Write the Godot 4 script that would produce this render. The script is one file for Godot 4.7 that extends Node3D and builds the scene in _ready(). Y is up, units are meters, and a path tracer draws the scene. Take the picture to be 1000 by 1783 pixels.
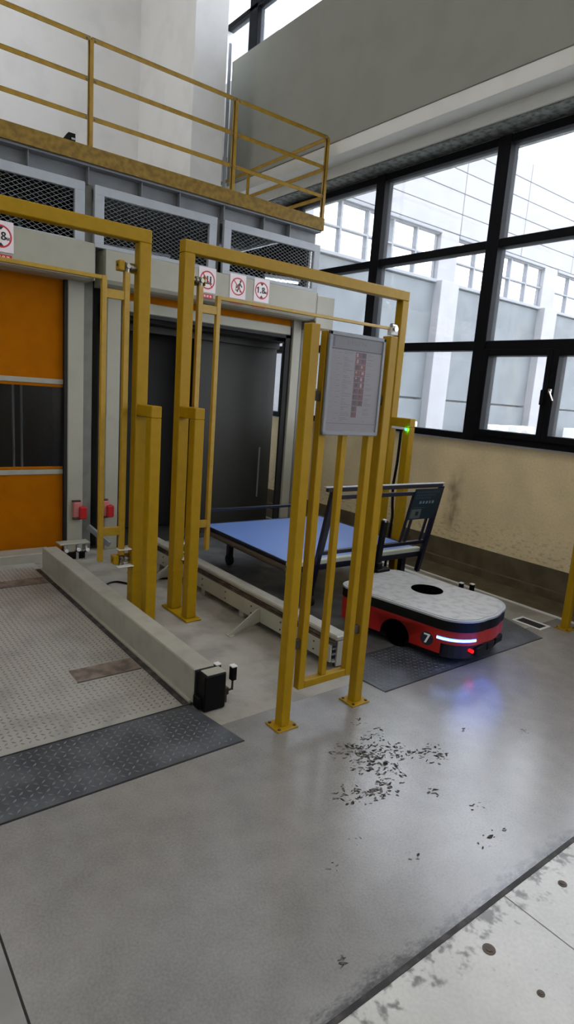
extends Node3D
# World axes: x runs along the lift doors towards the window wall, y up, z towards the viewer. Metres.

var M := {}
const LAMP := 0.5  # energy of each added fill lamp
var rng := RandomNumberGenerator.new()

# ---------------------------------------------------------------- mesh helpers
func S() -> SurfaceTool:
	var st := SurfaceTool.new()
	st.begin(Mesh.PRIMITIVE_TRIANGLES)
	return st

func tri(st: SurfaceTool, a: Vector3, b: Vector3, c: Vector3, n: Vector3) -> void:
	if (b - a).cross(c - a).dot(n) > 0.0:
		var t := b
		b = c
		c = t
	for v in [a, b, c]:
		st.set_normal(n)
		st.set_uv(Vector2.ZERO)
		st.add_vertex(v)

func poly(st: SurfaceTool, p: Array, centre: Vector3) -> void:
	var n: Vector3 = (p[1] - p[0]).cross(p[2] - p[0])
	if n.length() < 1e-14:
		return
	n = n.normalized()
	var m := Vector3.ZERO
	for q in p:
		m += q
	m /= p.size()
	if n.dot(m - centre) < 0.0:
		n = -n
	for i in range(1, p.size() - 1):
		tri(st, p[0], p[i], p[i + 1], n)

# chamfered box: centre, size, chamfer
func bx(st: SurfaceTool, c: Vector3, s: Vector3, b := 0.003, xf := Transform3D()) -> void:
	var h := s * 0.5
	b = minf(b, minf(h.x, minf(h.y, h.z)) * 0.6)
	var cc := xf * c
	var P := func(sx: int, sy: int, sz: int, k: int) -> Vector3:
		var v := Vector3(sx * h.x, sy * h.y, sz * h.z)
		if k != 0: v.x -= sx * b
		if k != 1: v.y -= sy * b
		if k != 2: v.z -= sz * b
		return xf * (c + v)
	for g in [-1, 1]:
		poly(st, [P.call(g, -1, -1, 0), P.call(g, 1, -1, 0), P.call(g, 1, 1, 0), P.call(g, -1, 1, 0)], cc)
		poly(st, [P.call(-1, g, -1, 1), P.call(1, g, -1, 1), P.call(1, g, 1, 1), P.call(-1, g, 1, 1)], cc)
		poly(st, [P.call(-1, -1, g, 2), P.call(1, -1, g, 2), P.call(1, 1, g, 2), P.call(-1, 1, g, 2)], cc)
	for u in [-1, 1]:
		for v in [-1, 1]:
			poly(st, [P.call(u, v, -1, 0), P.call(u, v, 1, 0), P.call(u, v, 1, 1), P.call(u, v, -1, 1)], cc)
			poly(st, [P.call(u, -1, v, 0), P.call(u, 1, v, 0), P.call(u, 1, v, 2), P.call(u, -1, v, 2)], cc)
			poly(st, [P.call(-1, u, v, 1), P.call(1, u, v, 1), P.call(1, u, v, 2), P.call(-1, u, v, 2)], cc)
			for w in [-1, 1]:
				poly(st, [P.call(u, v, w, 0), P.call(u, v, w, 1), P.call(u, v, w, 2)], cc)

# box between two corners
func bb(st: SurfaceTool, a: Vector3, z: Vector3, b := 0.003) -> void:
	bx(st, (a + z) * 0.5, (z - a).abs(), b)

# square bar from a to b, w wide and t thick (t measured along "up")
func bar(st: SurfaceTool, a: Vector3, b: Vector3, w: float, t: float, up := Vector3.UP, ch := 0.002) -> void:
	var d := (b - a).normalized()
	var s := d.cross(up)
	if s.length() < 0.01:
		s = d.cross(Vector3.RIGHT)
	s = s.normalized()
	var u := s.cross(d).normalized()
	bx(st, Vector3.ZERO, Vector3(w, t, a.distance_to(b)), ch, Transform3D(Basis(s, u, d * -1.0), (a + b) * 0.5))

func cyl(st: SurfaceTool, a: Vector3, b: Vector3, r: float, n := 16, r2 := -1.0, caps := true) -> void:
	if r2 < 0.0:
		r2 = r
	var d := (b - a).normalized()
	var s := d.cross(Vector3.UP if absf(d.y) < 0.9 else Vector3.RIGHT).normalized()
	var u := s.cross(d)
	for i in n:
		var t0 := TAU * i / n
		var t1 := TAU * (i + 1) / n
		var e0 := s * cos(t0) + u * sin(t0)
		var e1 := s * cos(t1) + u * sin(t1)
		sm(st, [a + e0 * r, a + e1 * r, b + e1 * r2, b + e0 * r2], [e0, e1, e1, e0])
		if caps:
			if r > 0.0: tri(st, a, a + e0 * r, a + e1 * r, -d)
			if r2 > 0.0: tri(st, b, b + e0 * r2, b + e1 * r2, d)

# smooth quad
func sm(st: SurfaceTool, p: Array, n: Array) -> void:
	for f in [[0, 1, 2], [0, 2, 3]]:
		var o: Array = f
		if (p[f[1]] - p[f[0]]).cross(p[f[2]] - p[f[0]]).dot(n[f[0]] + n[f[1]] + n[f[2]]) > 0.0:
			o = [f[0], f[2], f[1]]
		for k in o:
			st.set_normal(n[k])
			st.set_uv(Vector2.ZERO)
			st.add_vertex(p[k])

func tube(st: SurfaceTool, pts: Array, r: float, n := 10) -> void:
	var c := Curve3D.new()
	for i in pts.size():
		var tan := Vector3.ZERO
		if i > 0 and i < pts.size() - 1:
			tan = (pts[i + 1] - pts[i - 1]) / 6.0
		c.add_point(pts[i], -tan, tan)
	var q := c.tessellate(4, 4.0)
	for i in q.size() - 1:
		cyl(st, q[i], q[i + 1], r, n, r, true)

# extrude a polygon (local xy) along local z from 0 to depth, placed by xf
func extr(st: SurfaceTool, pg: PackedVector2Array, depth: float, xf := Transform3D(), smooth := false) -> void:
	if Geometry2D.is_polygon_clockwise(pg):
		pg.reverse()
	var idx := Geometry2D.triangulate_polygon(pg)
	var nz := xf.basis.z.normalized()
	for i in range(0, idx.size(), 3):
		var q: Array = []
		for k in 3:
			q.append(pg[idx[i + k]])
		tri(st, xf * Vector3(q[0].x, q[0].y, 0), xf * Vector3(q[1].x, q[1].y, 0), xf * Vector3(q[2].x, q[2].y, 0), -nz)
		tri(st, xf * Vector3(q[0].x, q[0].y, depth), xf * Vector3(q[1].x, q[1].y, depth), xf * Vector3(q[2].x, q[2].y, depth), nz)
	var m := pg.size()
	var en: Array = []
	for i in m:
		var e := (pg[(i + 1) % m] - pg[i]).normalized()
		en.append(Vector2(e.y, -e.x))
	for i in m:
		var a := pg[i]
		var b := pg[(i + 1) % m]
		var na: Vector2 = en[i]
		var nb: Vector2 = en[i]
		if smooth:
			if en[i].dot(en[(i + m - 1) % m]) > 0.7: na = (en[i] + en[(i + m - 1) % m]).normalized()
			if en[i].dot(en[(i + 1) % m]) > 0.7: nb = (en[i] + en[(i + 1) % m]).normalized()
		var n3a := (xf.basis * Vector3(na.x, na.y, 0)).normalized()
		var n3b := (xf.basis * Vector3(nb.x, nb.y, 0)).normalized()
		sm(st, [xf * Vector3(a.x, a.y, 0), xf * Vector3(b.x, b.y, 0), xf * Vector3(b.x, b.y, depth), xf * Vector3(a.x, a.y, depth)], [n3a, n3b, n3b, n3a])

# a flat rectangle with texture coordinates: origin (top left), right edge, down edge
func sheet(st: SurfaceTool, o: Vector3, r: Vector3, d: Vector3, n: Vector3, u := Rect2(0, 0, 1, 1)) -> void:
	var p := [o, o + r, o + r + d, o + d]
	var uv := [u.position, u.position + Vector2(u.size.x, 0), u.end, u.position + Vector2(0, u.size.y)]
	for f in [[0, 1, 2], [0, 2, 3]]:
		var k: Array = f
		if (p[f[1]] - p[f[0]]).cross(p[f[2]] - p[f[0]]).dot(n) > 0.0:
			k = [f[0], f[2], f[1]]
		for i in k:
			st.set_normal(n)
			st.set_uv(uv[i])
			st.add_vertex(p[i])

# ---------------------------------------------------------------- object helpers
var used := {}
func numbered(n: String) -> String:
	if not used.has(n):
		used[n] = 0
		return n
	used[n] += 1
	return "%s_%03d" % [n, used[n]]

func obj(called: String, st: SurfaceTool, m: Material, parent: Node = null) -> MeshInstance3D:
	var o := MeshInstance3D.new()
	o.mesh = st.commit()
	o.material_override = m
	if parent == null:
		o.name = numbered(called)
		add_child(o, true)
	else:
		o.name = called
		parent.add_child(o, true)
	return o

func thing(called: String, label: String, category: String, at := Vector3.ZERO, turn := 0.0, group := "") -> Node3D:
	var o := Node3D.new()
	o.name = numbered(called)
	add_child(o, true)
	o.position = at
	o.rotation.y = turn
	return tag(o, label, category, group)

func tag(o: Node3D, label: String, category: String, group := "") -> Node3D:
	o.set_meta("label", label)
	o.set_meta("category", category)
	if group != "":
		o.set_meta("group", group)
	return o

func setting(called: String, label: String, category: String) -> Node3D:
	var o := thing(called, label, category)
	o.set_meta("kind", "structure")
	return o

func one(parent: Node, called: String, m: Material, a: Vector3, z: Vector3, b := 0.003) -> MeshInstance3D:
	var st := S()
	bb(st, a, z, b)
	return obj(called, st, m, parent)

# ---------------------------------------------------------------- materials
func mat(c: Color, rough := 0.6, metal := 0.0) -> StandardMaterial3D:
	var m := StandardMaterial3D.new()
	m.albedo_color = c
	m.roughness = rough
	m.metallic = metal
	return m

func noise(freq: float, oct := 4, sd := 1, type := FastNoiseLite.TYPE_SIMPLEX_SMOOTH) -> FastNoiseLite:
	var n := FastNoiseLite.new()
	n.noise_type = type
	n.frequency = freq
	n.fractal_octaves = oct
	n.seed = sd
	return n

func ntex(freq: float, oct: int, sd: int, cols: Array, offs: Array, size := 512, normal := false, bump := 4.0) -> NoiseTexture2D:
	var t := NoiseTexture2D.new()
	t.width = size
	t.height = size
	t.seamless = true
	t.noise = noise(freq, oct, sd)
	if normal:
		t.as_normal_map = true
		t.bump_strength = bump
	else:
		var g := Gradient.new()
		g.offsets = PackedFloat32Array(offs)
		g.colors = PackedColorArray(cols)
		t.color_ramp = g
	return t

# mottled surface: base colour varied by noise in world space
func worn(c: Color, var_amt: float, rough: float, scale: float, sd: int, metal := 0.0, freq := 0.012, bump := 0.0) -> StandardMaterial3D:
	var m := mat(Color.WHITE, rough, metal)
	m.albedo_texture = ntex(freq, 6, sd, [c.darkened(var_amt), c, c.lightened(var_amt * 0.5)], [0.25, 0.5, 0.8])
	m.uv1_triplanar = true
	m.uv1_world_triplanar = true
	m.uv1_scale = Vector3.ONE * scale
	if bump > 0.0:
		m.normal_enabled = true
		m.normal_texture = ntex(0.05, 4, sd + 9, [], [], 512, true, 3.0)
		m.normal_scale = bump
	return m

func image_mat(img: Image, rough := 0.6, spec := 0.5) -> StandardMaterial3D:
	var m := mat(Color.WHITE, rough)
	img.generate_mipmaps()
	m.albedo_texture = ImageTexture.create_from_image(img)
	m.metallic_specular = spec
	return m

func glow(c: Color, e: float) -> StandardMaterial3D:
	var m := mat(c, 0.4)
	m.emission_enabled = true
	m.emission = c
	m.emission_energy_multiplier = e
	return m

func materials() -> void:
	M.yellow = worn(Color(0.60, 0.465, 0.025), 0.03, 0.42, 1.3, 3, 0.0, 0.02)
	M.yellow.metallic_specular = 0.3
	M.yellow_thin = worn(Color(0.64, 0.50, 0.05), 0.05, 0.42, 1.3, 4, 0.0, 0.02)
	M.rail_yellow = worn(Color(0.62, 0.475, 0.04), 0.08, 0.5, 1.1, 5, 0.0, 0.02)
	M.toe = worn(Color(0.50, 0.385, 0.08), 0.14, 0.7, 0.9, 6, 0.0, 0.03)
	M.steel_grey = worn(Color(0.47, 0.48, 0.50), 0.05, 0.5, 0.6, 7)
	M.frame_grey = worn(Color(0.64, 0.66, 0.69), 0.03, 0.5, 0.6, 8)
	M.wire = mat(Color(0.46, 0.48, 0.49), 0.6)
	M.cream = worn(Color(0.61, 0.60, 0.54), 0.02, 0.45, 0.5, 10)
	M.cream_beam = worn(Color(0.60, 0.59, 0.54), 0.05, 0.42, 0.9, 11)
	M.wall = worn(Color(0.94, 0.94, 0.94), 0.02, 0.85, 0.3, 12)
	M.shaded_beam_web = worn(Color(0.56, 0.56, 0.525), 0.02, 0.9, 0.3, 16)  # darker grey than the plaster: shade of this face put into the colour
	M.soffit = worn(Color(0.86, 0.86, 0.84), 0.02, 0.85, 0.3, 13)
	M.lintel = worn(Color(0.46, 0.48, 0.47), 0.25, 0.9, 1.1, 14, 0.0, 0.02, 0.6)
	M.dirty_base = worn(Color(0.35, 0.31, 0.225), 0.10, 0.8, 0.8, 15)
	M.window_black = mat(Color(0.07, 0.075, 0.09), 0.55)
	M.window_black.metallic_specular = 0.2
	M.concrete = worn(Color(0.565, 0.545, 0.505), 0.12, 0.72, 0.55, 17, 0.0, 0.010, 0.25)
	M.lane_steel = worn(Color(0.66, 0.65, 0.62), 0.08, 0.42, 0.6, 18, 0.25, 0.010)
	M.lug_steel = worn(Color(0.46, 0.45, 0.43), 0.12, 0.40, 1.1, 19, 0.3, 0.012)
	M.dark_steel = worn(Color(0.27, 0.28, 0.295), 0.14, 0.5, 0.8, 20, 0.15, 0.010)
	M.dark_lug = worn(Color(0.36, 0.37, 0.39), 0.15, 0.42, 1.0, 21, 0.2, 0.012)
	M.lane_dark = worn(Color(0.42, 0.42, 0.42), 0.18, 0.30, 0.7, 22, 0.2, 0.012)
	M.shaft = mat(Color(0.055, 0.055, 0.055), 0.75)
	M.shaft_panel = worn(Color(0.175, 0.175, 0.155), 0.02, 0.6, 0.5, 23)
	M.orange = worn(Color(0.62, 0.355, 0.0), 0.03, 0.7, 0.8, 24)
	M.orange.metallic_specular = 0.15
	M.black = mat(Color(0.022, 0.022, 0.024), 0.55)
	M.black.metallic_specular = 0.3
	M.pit = mat(Color(0.012, 0.012, 0.012), 1.0)
	M.pit.metallic_specular = 0.0
	M.rubber = mat(Color(0.035, 0.035, 0.035), 0.7)
	M.chrome = mat(Color(0.78, 0.78, 0.78), 0.22, 0.9)
	M.bolt_steel = mat(Color(0.55, 0.53, 0.48), 0.32, 0.85)
	M.rust_plate = worn(Color(0.47, 0.42, 0.38), 0.22, 0.5, 1.6, 72, 0.2, 0.012)
	M.column_grey = worn(Color(0.43, 0.43, 0.40), 0.05, 0.6, 0.8, 73)
	M.chip = worn(Color(0.27, 0.26, 0.245), 0.35, 0.95, 2.0, 75, 0.0, 0.03)
	M.chip.metallic_specular = 0.12
	M.edge_dirt = worn(Color(0.17, 0.155, 0.145), 0.25, 0.7, 1.3, 74, 0.0, 0.02)
	M.brown = worn(Color(0.22, 0.16, 0.11), 0.30, 0.6, 1.1, 26)
	M.red = mat(Color(0.62, 0.085, 0.05), 0.42)
	M.red_pad = mat(Color(0.66, 0.035, 0.05), 0.45)
	M.pink = mat(Color(0.86, 0.72, 0.72), 0.5)
	M.box_pink = mat(Color(0.72, 0.42, 0.41), 0.5)
	M.agv_top = worn(Color(0.66, 0.66, 0.655), 0.10, 0.36, 1.2, 28, 0.0, 0.02)
	M.rim = mat(Color(0.62, 0.63, 0.64), 0.35, 0.2)
	M.navy = mat(Color(0.035, 0.05, 0.13), 0.35)
	M.blue = mat(Color(0.43, 0.55, 0.80), 0.28)
	M.edge_trim = mat(Color(0.72, 0.74, 0.68), 0.35)
	M.tube_steel = mat(Color(0.34, 0.30, 0.25), 0.3, 0.5)
	M.white_paint = mat(Color(0.82, 0.82, 0.80), 0.5)
	M.ceiling = mat(Color(0.8, 0.8, 0.8), 0.9)
	M.facade = worn(Color(0.53, 0.53, 0.545), 0.03, 0.6, 0.2, 30)
	M.facade_low = worn(Color(0.34, 0.365, 0.38), 0.06, 0.6, 0.2, 31)
	M.facade_frame = mat(Color(0.45, 0.46, 0.48), 0.5)
	M.facade_glass = mat(Color(0.97, 0.98, 1.0), 0.03, 1.0)
	M.outside = worn(Color(0.56, 0.56, 0.54), 0.08, 0.85, 0.2, 33)
	M.badge = mat(Color(0.10, 0.14, 0.19), 0.4)
	M.print_white = mat(Color(0.9, 0.9, 0.9), 0.6)
	M.print_black = mat(Color(0.03, 0.03, 0.03), 0.6)
	var g := mat(Color(0.93, 0.97, 1.0, 0.10), 0.04)
	g.transparency = BaseMaterial3D.TRANSPARENCY_ALPHA
	M.glass = g
	var v := mat(Color(0.25, 0.24, 0.22, 0.05), 0.22)
	v.metallic_specular = 0.3
	v.transparency = BaseMaterial3D.TRANSPARENCY_ALPHA
	M.vinyl = v
	M.led_blue = glow(Color(0.25, 0.55, 1.0), 0.5)
	M.led_core = glow(Color(0.72, 0.90, 1.0), 0.6)
	M.led_red = glow(Color(1.0, 0.05, 0.03), 0.25)
	M.led_green = glow(Color(0.25, 1.0, 0.5), 0.5)
	M.fill_panel = glow(Color(1.0, 0.985, 0.95), 0.4)
	M.lamp_tube = glow(Color(0.95, 0.98, 1.0), 0.25)

# ---------------------------------------------------------------- computed pictures
func canvas(w: int, h: int, c: Color) -> Image:
	var i := Image.create_empty(w, h, false, Image.FORMAT_RGB8)
	i.fill(c)
	return i

func seg_dist(p: Vector2, a: Vector2, b: Vector2) -> float:
	return p.distance_to(Geometry2D.get_closest_point_to_segment(p, a, b))

func strokes(img: Image, segs: Array, r: float, c: Color) -> void:
	for s in segs:
		var a: Vector2 = s[0]
		var b: Vector2 = s[1]
		for y in range(maxi(0, int(minf(a.y, b.y) - r)), mini(img.get_height(), int(maxf(a.y, b.y) + r) + 2)):
			for x in range(maxi(0, int(minf(a.x, b.x) - r)), mini(img.get_width(), int(maxf(a.x, b.x) + r) + 2)):
				if seg_dist(Vector2(x, y), a, b) <= r:
					img.set_pixel(x, y, c)

func ring(img: Image, c: Vector2, ri: float, ro: float, col: Color) -> void:
	for y in range(int(c.y - ro) - 1, int(c.y + ro) + 2):
		for x in range(int(c.x - ro) - 1, int(c.x + ro) + 2):
			if x >= 0 and y >= 0 and x < img.get_width() and y < img.get_height():
				var d := Vector2(x, y).distance_to(c)
				if d >= ri and d <= ro:
					img.set_pixel(x, y, col)

func tri_fill(img: Image, a: Vector2, b: Vector2, c: Vector2, col: Color) -> void:
	for y in range(int(minf(a.y, minf(b.y, c.y))), int(maxf(a.y, maxf(b.y, c.y))) + 1):
		for x in range(int(minf(a.x, minf(b.x, c.x))), int(maxf(a.x, maxf(b.x, c.x))) + 1):
			if Geometry2D.point_is_inside_triangle(Vector2(x, y), a, b, c):
				img.set_pixel(x, y, col)

var RED := Color(0.72, 0.10, 0.16)
func sign_picture(which: String) -> Image:
	var i := canvas(240, 280, Color(0.88, 0.83, 0.84))
	var c := Vector2(120, 140)
	ring(i, c, 0, 100, Color(0.90, 0.86, 0.86))
	var k := Color(0.05, 0.05, 0.06)
	if which == "height":
		tri_fill(i, Vector2(84, 44), Vector2(156, 44), Vector2(120, 84), k)
		tri_fill(i, Vector2(84, 236), Vector2(156, 236), Vector2(120, 196), k)
	elif which == "walk":
		strokes(i, [[Vector2(150, 96), Vector2(136, 140)], [Vector2(136, 140), Vector2(160, 196)], [Vector2(136, 140), Vector2(112, 196)], [Vector2(148, 104), Vector2(176, 136)], [Vector2(148, 104), Vector2(116, 128)], [Vector2(116, 128), Vector2(106, 150)]], 9.0, k)
		ring(i, Vector2(156, 76), 0, 14, k)
		strokes(i, [[Vector2(96, 110), Vector2(90, 184)], [Vector2(90, 184), Vector2(122, 184)]], 5.0, k)
	else:
		for d in [-44, 0, 44]:
			ring(i, Vector2(120 + d, 104), 0, 12, k)
			strokes(i, [[Vector2(120 + d, 122), Vector2(120 + d, 160)]], 11.0, k)
		strokes(i, [[Vector2(60, 176), Vector2(180, 176)]], 7.0, k)
	ring(i, c, 88, 104, RED)
	if which != "height":
		strokes(i, [[Vector2(50, 66), Vector2(190, 214)]], 7.0, RED)
	return i

func glyph(img: Image, x: int, y: int, w: int, h: int, c: Color, sd: int, r := 2.0) -> void:
	rng.seed = sd
	for k in 3:
		var yy := y + h * (k + 0.3) / 3.0
		strokes(img, [[Vector2(x + rng.randf() * w * 0.2, yy), Vector2(x + w * rng.randf_range(0.75, 1.0), yy)]], r, c)
	for k in 2:
		var xx := x + w * (k + 0.5) / 2.0 + rng.randf_range(-2, 2)
		strokes(img, [[Vector2(xx, y + rng.randf() * h * 0.3), Vector2(xx + rng.randf_range(-3, 3), y + h * rng.randf_range(0.8, 1.0))]], r, c)

func caption_picture(sd: int) -> Image:
	var i := canvas(200, 56, RED)
	for k in 4:
		glyph(i, 16 + k * 44, 12, 32, 32, Color(0.90, 0.84, 0.84), sd * 10 + k, 2.4)
	return i

func notice_picture() -> Image:
	var i := canvas(380, 500, Color(0.45, 0.435, 0.45))
	rng.seed = 71
	var dark := Color(0.30, 0.29, 0.32)
	var line := Color(0.40, 0.39, 0.42)
	i.fill_rect(Rect2i(0, 0, 380, 62), Color(0.38, 0.375, 0.39))
	i.fill_rect(Rect2i(8, 4, 12, 52), Color(0.20, 0.20, 0.30))
	for k in 6:
		glyph(i, 110 + k * 26, 16, 20, 24, dark, 300 + k, 1.3)
	i.fill_rect(Rect2i(0, 62, 380, 6), Color(0.17, 0.16, 0.20))
	for x in [44, 90, 178, 262]:
		i.fill_rect(Rect2i(x, 68, 1, 388), line)
	for r in 13:
		var y := 72 + r * 29
		i.fill_rect(Rect2i(0, y + 27, 380, 1), line)
		i.fill_rect(Rect2i(12, y + 8, 18, 4), line)
		for l in 3:
			if rng.randf() < 0.8: i.fill_rect(Rect2i(96, y + 4 + l * 8, rng.randi_range(20, 76), 2), dark)
			if rng.randf() < 0.5: i.fill_rect(Rect2i(270, y + 4 + l * 8, rng.randi_range(14, 60), 2), dark)
		if rng.randf() < 0.7: i.fill_rect(Rect2i(50, y + 10, rng.randi_range(12, 34), 2), dark)
	for r in 11:
		for c in 2:
			var w := 40
			var x := 180 + c * 41
			if r > 8 and c == 1:
				continue
			var col := Color(0.24 + rng.randf() * 0.12, 0.14 + rng.randf() * 0.05, 0.16 + rng.randf() * 0.05)
			i.fill_rect(Rect2i(x, 72 + r * 32, w, 30), col)
			i.fill_rect(Rect2i(x + rng.randi_range(4, 14), 76 + r * 32, rng.randi_range(8, 18), rng.randi_range(10, 22)), col.darkened(0.5) if rng.randf() < 0.6 else Color(0.55, 0.42, 0.44))
	i.fill_rect(Rect2i(0, 456, 380, 3), dark)
	for r in 4:
		for k in 3:
			i.fill_rect(Rect2i(14 + k * 125, 464 + r * 8, rng.randi_range(50, 100), 2), line)
	return i

func trolley_sign_picture() -> Image:
	var i := canvas(300, 250, Color(0.045, 0.14, 0.19))
	var w := Color(0.42, 0.58, 0.62)
	for r in 3:
		for k in 12 - r * 2:
			glyph(i, 24 + k * 21, 18 + r * 24, 14, 14, w.darkened(0.35), 500 + r * 20 + k, 0.9)
	for k in 5:
		glyph(i, 78 + k * 34, 98, 22, 24, w.lightened(0.25), 560 + k, 1.5)
	i.fill_rect(Rect2i(24, 150, 130, 3), w.darkened(0.3))
	i.fill_rect(Rect2i(14, 164, 110, 76), Color(0.34, 0.37, 0.36))
	i.fill_rect(Rect2i(66, 184, 34, 34), Color(0.10, 0.14, 0.17))
	return i

# world (x,z) of each scuffed patch on the grey sheet: x, z, radius x, radius z, strength
func floor_picture(x0: float, x1: float, z0: float, z1: float, w: int, h: int) -> Image:
	var d := PackedByteArray()
	d.resize(w * h * 3)
	var big := noise(0.9, 4, 41)
	var mid := noise(6.0, 4, 42)
	var fine := noise(90.0, 2, 43)
	var spot := noise(24.0, 3, 44)
	var streak := noise(14.0, 3, 46)
	for y in h:
		var z := lerpf(z0, z1, (y + 0.5) / h)
		for x in w:
			var X := lerpf(x0, x1, (x + 0.5) / w)
			var v := 0.485 + 0.035 * big.get_noise_2d(X, z) + 0.03 * mid.get_noise_2d(X, z) + 0.035 * fine.get_noise_2d(X, z)
			var dirt := 0.0
			var e := clampf((z + 1.04) / 0.14, 0.0, 1.0)
			var ed: float = e * e * e * 0.75 + 0.35 * e * (streak.get_noise_2d(X * 0.9, z * 2.0) + 0.8 * spot.get_noise_2d(X * 2.2, z * 6.0)) + 0.25 * e * big.get_noise_2d(X * 3.0, 0.0)
			dirt = maxf(dirt, 0.9 * smoothstep(0.12, 0.85, ed))
			var s := spot.get_noise_2d(X * 2.0 + 31.0, z * 2.0)
			dirt = maxf(dirt, 0.10 * smoothstep(0.4, 0.7, s))
			v = lerpf(v, 0.15, dirt * 0.85)
			var o := (y * w + x) * 3
			d[o] = int(clampf(v, 0, 1) * 255)
			d[o + 1] = int(clampf(v * 0.98, 0, 1) * 255)
			d[o + 2] = int(clampf(v * 0.95, 0, 1) * 255)
	return Image.create_from_data(w, h, false, Image.FORMAT_RGB8, d)

func plate_picture(x0: float, x1: float, z0: float, z1: float, w: int, h: int) -> Image:
	var d := PackedByteArray()
	d.resize(w * h * 3)
	var mid := noise(3.0, 4, 52)
	var fine := noise(60.0, 2, 53)
	var spot := noise(13.0, 4, 54)
	for y in h:
		var z := lerpf(z0, z1, (y + 0.5) / h)
		for x in w:
			var X := lerpf(x0, x1, (x + 0.5) / w)
			var v := 0.74 + 0.05 * mid.get_noise_2d(X, z) + 0.025 * fine.get_noise_2d(X, z)
			var e := clampf(1.0 - (z + 0.9) / 0.22, 0.0, 1.0)
			var n := spot.get_noise_2d(X, z)
			var dirt := 0.62 * smoothstep(0.30, 0.80, e * e * 0.5 + n * 0.75 * (0.35 + e) + 0.3 * spot.get_noise_2d(X * 4.0, z * 4.0) * e)
			dirt = maxf(dirt, 0.28 * smoothstep(0.50, 0.75, spot.get_noise_2d(X * 2.2 + 7.0, z * 2.2)))
			var o := (y * w + x) * 3
			v = lerpf(v, 0.27, dirt)
			d[o] = int(clampf(v, 0, 1) * 255)
			d[o + 1] = int(clampf(v, 0, 1) * 253)
			d[o + 2] = int(clampf(v, 0, 1) * 246)
	return Image.create_from_data(w, h, false, Image.FORMAT_RGB8, d)

# beige lower wall, u along z, v down
func dado_picture(z0: float, z1: float, y0: float, y1: float, w: int, h: int) -> Image:
	var d := PackedByteArray()
	d.resize(w * h * 3)
	var mid := noise(1.6, 5, 62)
	var fine := noise(40.0, 2, 63)
	var spot := noise(9.0, 4, 64)
	var c := Color(0.88, 0.81, 0.65)
	for y in h:
		var Y := lerpf(y1, y0, (y + 0.5) / h)
		for x in w:
			var Z := lerpf(z0, z1, (x + 0.5) / w)
			var v := 1.0 + 0.06 * mid.get_noise_2d(Z, Y) + 0.04 * fine.get_noise_2d(Z, Y)
			var st := exp(-pow((Z + 3.72 + 0.06 * mid.get_noise_2d(Y * 3.0, 5.0)) / 0.065, 2.0)) * smoothstep(0.30, 0.5, Y) * (1.0 - smoothstep(0.75, 1.12, Y))
			var low := smoothstep(0.66, 0.36, Y) * smoothstep(0.15, 0.5, spot.get_noise_2d(Z * 1.2, Y * 3.0))
			var a := clampf(0.42 * st * (0.8 + spot.get_noise_2d(Z, Y * 0.4)) + 0.20 * low, 0.0, 0.7)
			var col := (c * v).lerp(Color(0.33, 0.27, 0.20), a)
			var o := (y * w + x) * 3
			d[o] = int(clampf(col.r, 0, 1) * 255)
			d[o + 1] = int(clampf(col.g, 0, 1) * 255)
			d[o + 2] = int(clampf(col.b, 0, 1) * 255)
	return Image.create_from_data(w, h, false, Image.FORMAT_RGB8, d)

# ---------------------------------------------------------------- the scene
func _ready() -> void:
	camera_and_light()
	materials()
	room()
	fill_lamps()
	outside()
	lift_front()
	mezzanine()
	lanes()
	gates()
	fences()
	trolley()
	robot()
	signs()
	small_things()

func camera_and_light() -> void:
	var cam := Camera3D.new()
	cam.name = "camera"
	cam.fov = 79.93
	cam.near = 0.05
	cam.far = 200.0
	cam.transform = Transform3D(Basis(Vector3(0.79152, 0.07180, 0.60691), Vector3(0.05977, 0.97922, -0.19379), Vector3(-0.60822, 0.18966, 0.77078)).orthonormalized(), Vector3(0, 1.6, 0))
	add_child(cam)
	cam.current = true
	var we := WorldEnvironment.new()
	we.name = "world_environment"
	var env := Environment.new()
	var sky := Sky.new()
	var ps := ProceduralSkyMaterial.new()   # an even, bright overcast
	ps.sky_top_color = Color(0.93, 0.955, 1.0)
	ps.sky_horizon_color = Color(0.95, 0.97, 1.0)
	ps.ground_horizon_color = Color(0.62, 0.63, 0.63)
	ps.ground_bottom_color = Color(0.45, 0.45, 0.44)
	ps.sky_energy_multiplier = 1.0
	ps.ground_energy_multiplier = 1.0
	sky.sky_material = ps
	env.background_mode = Environment.BG_SKY
	env.sky = sky
	env.ambient_light_source = Environment.AMBIENT_SOURCE_SKY
	env.background_energy_multiplier = 1.0
	env.tonemap_mode = Environment.TONE_MAPPER_LINEAR
	env.tonemap_exposure = 7.4
	env.sdfgi_enabled = true
	env.ssao_enabled = true
	env.ssil_enabled = true
	we.environment = env
	add_child(we)

const XW := 5.05      # window wall, inner face
const ZB := -8.5      # back wall
const ZF := 5.0
const XL := -6.0
const YC := 8.8

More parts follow.
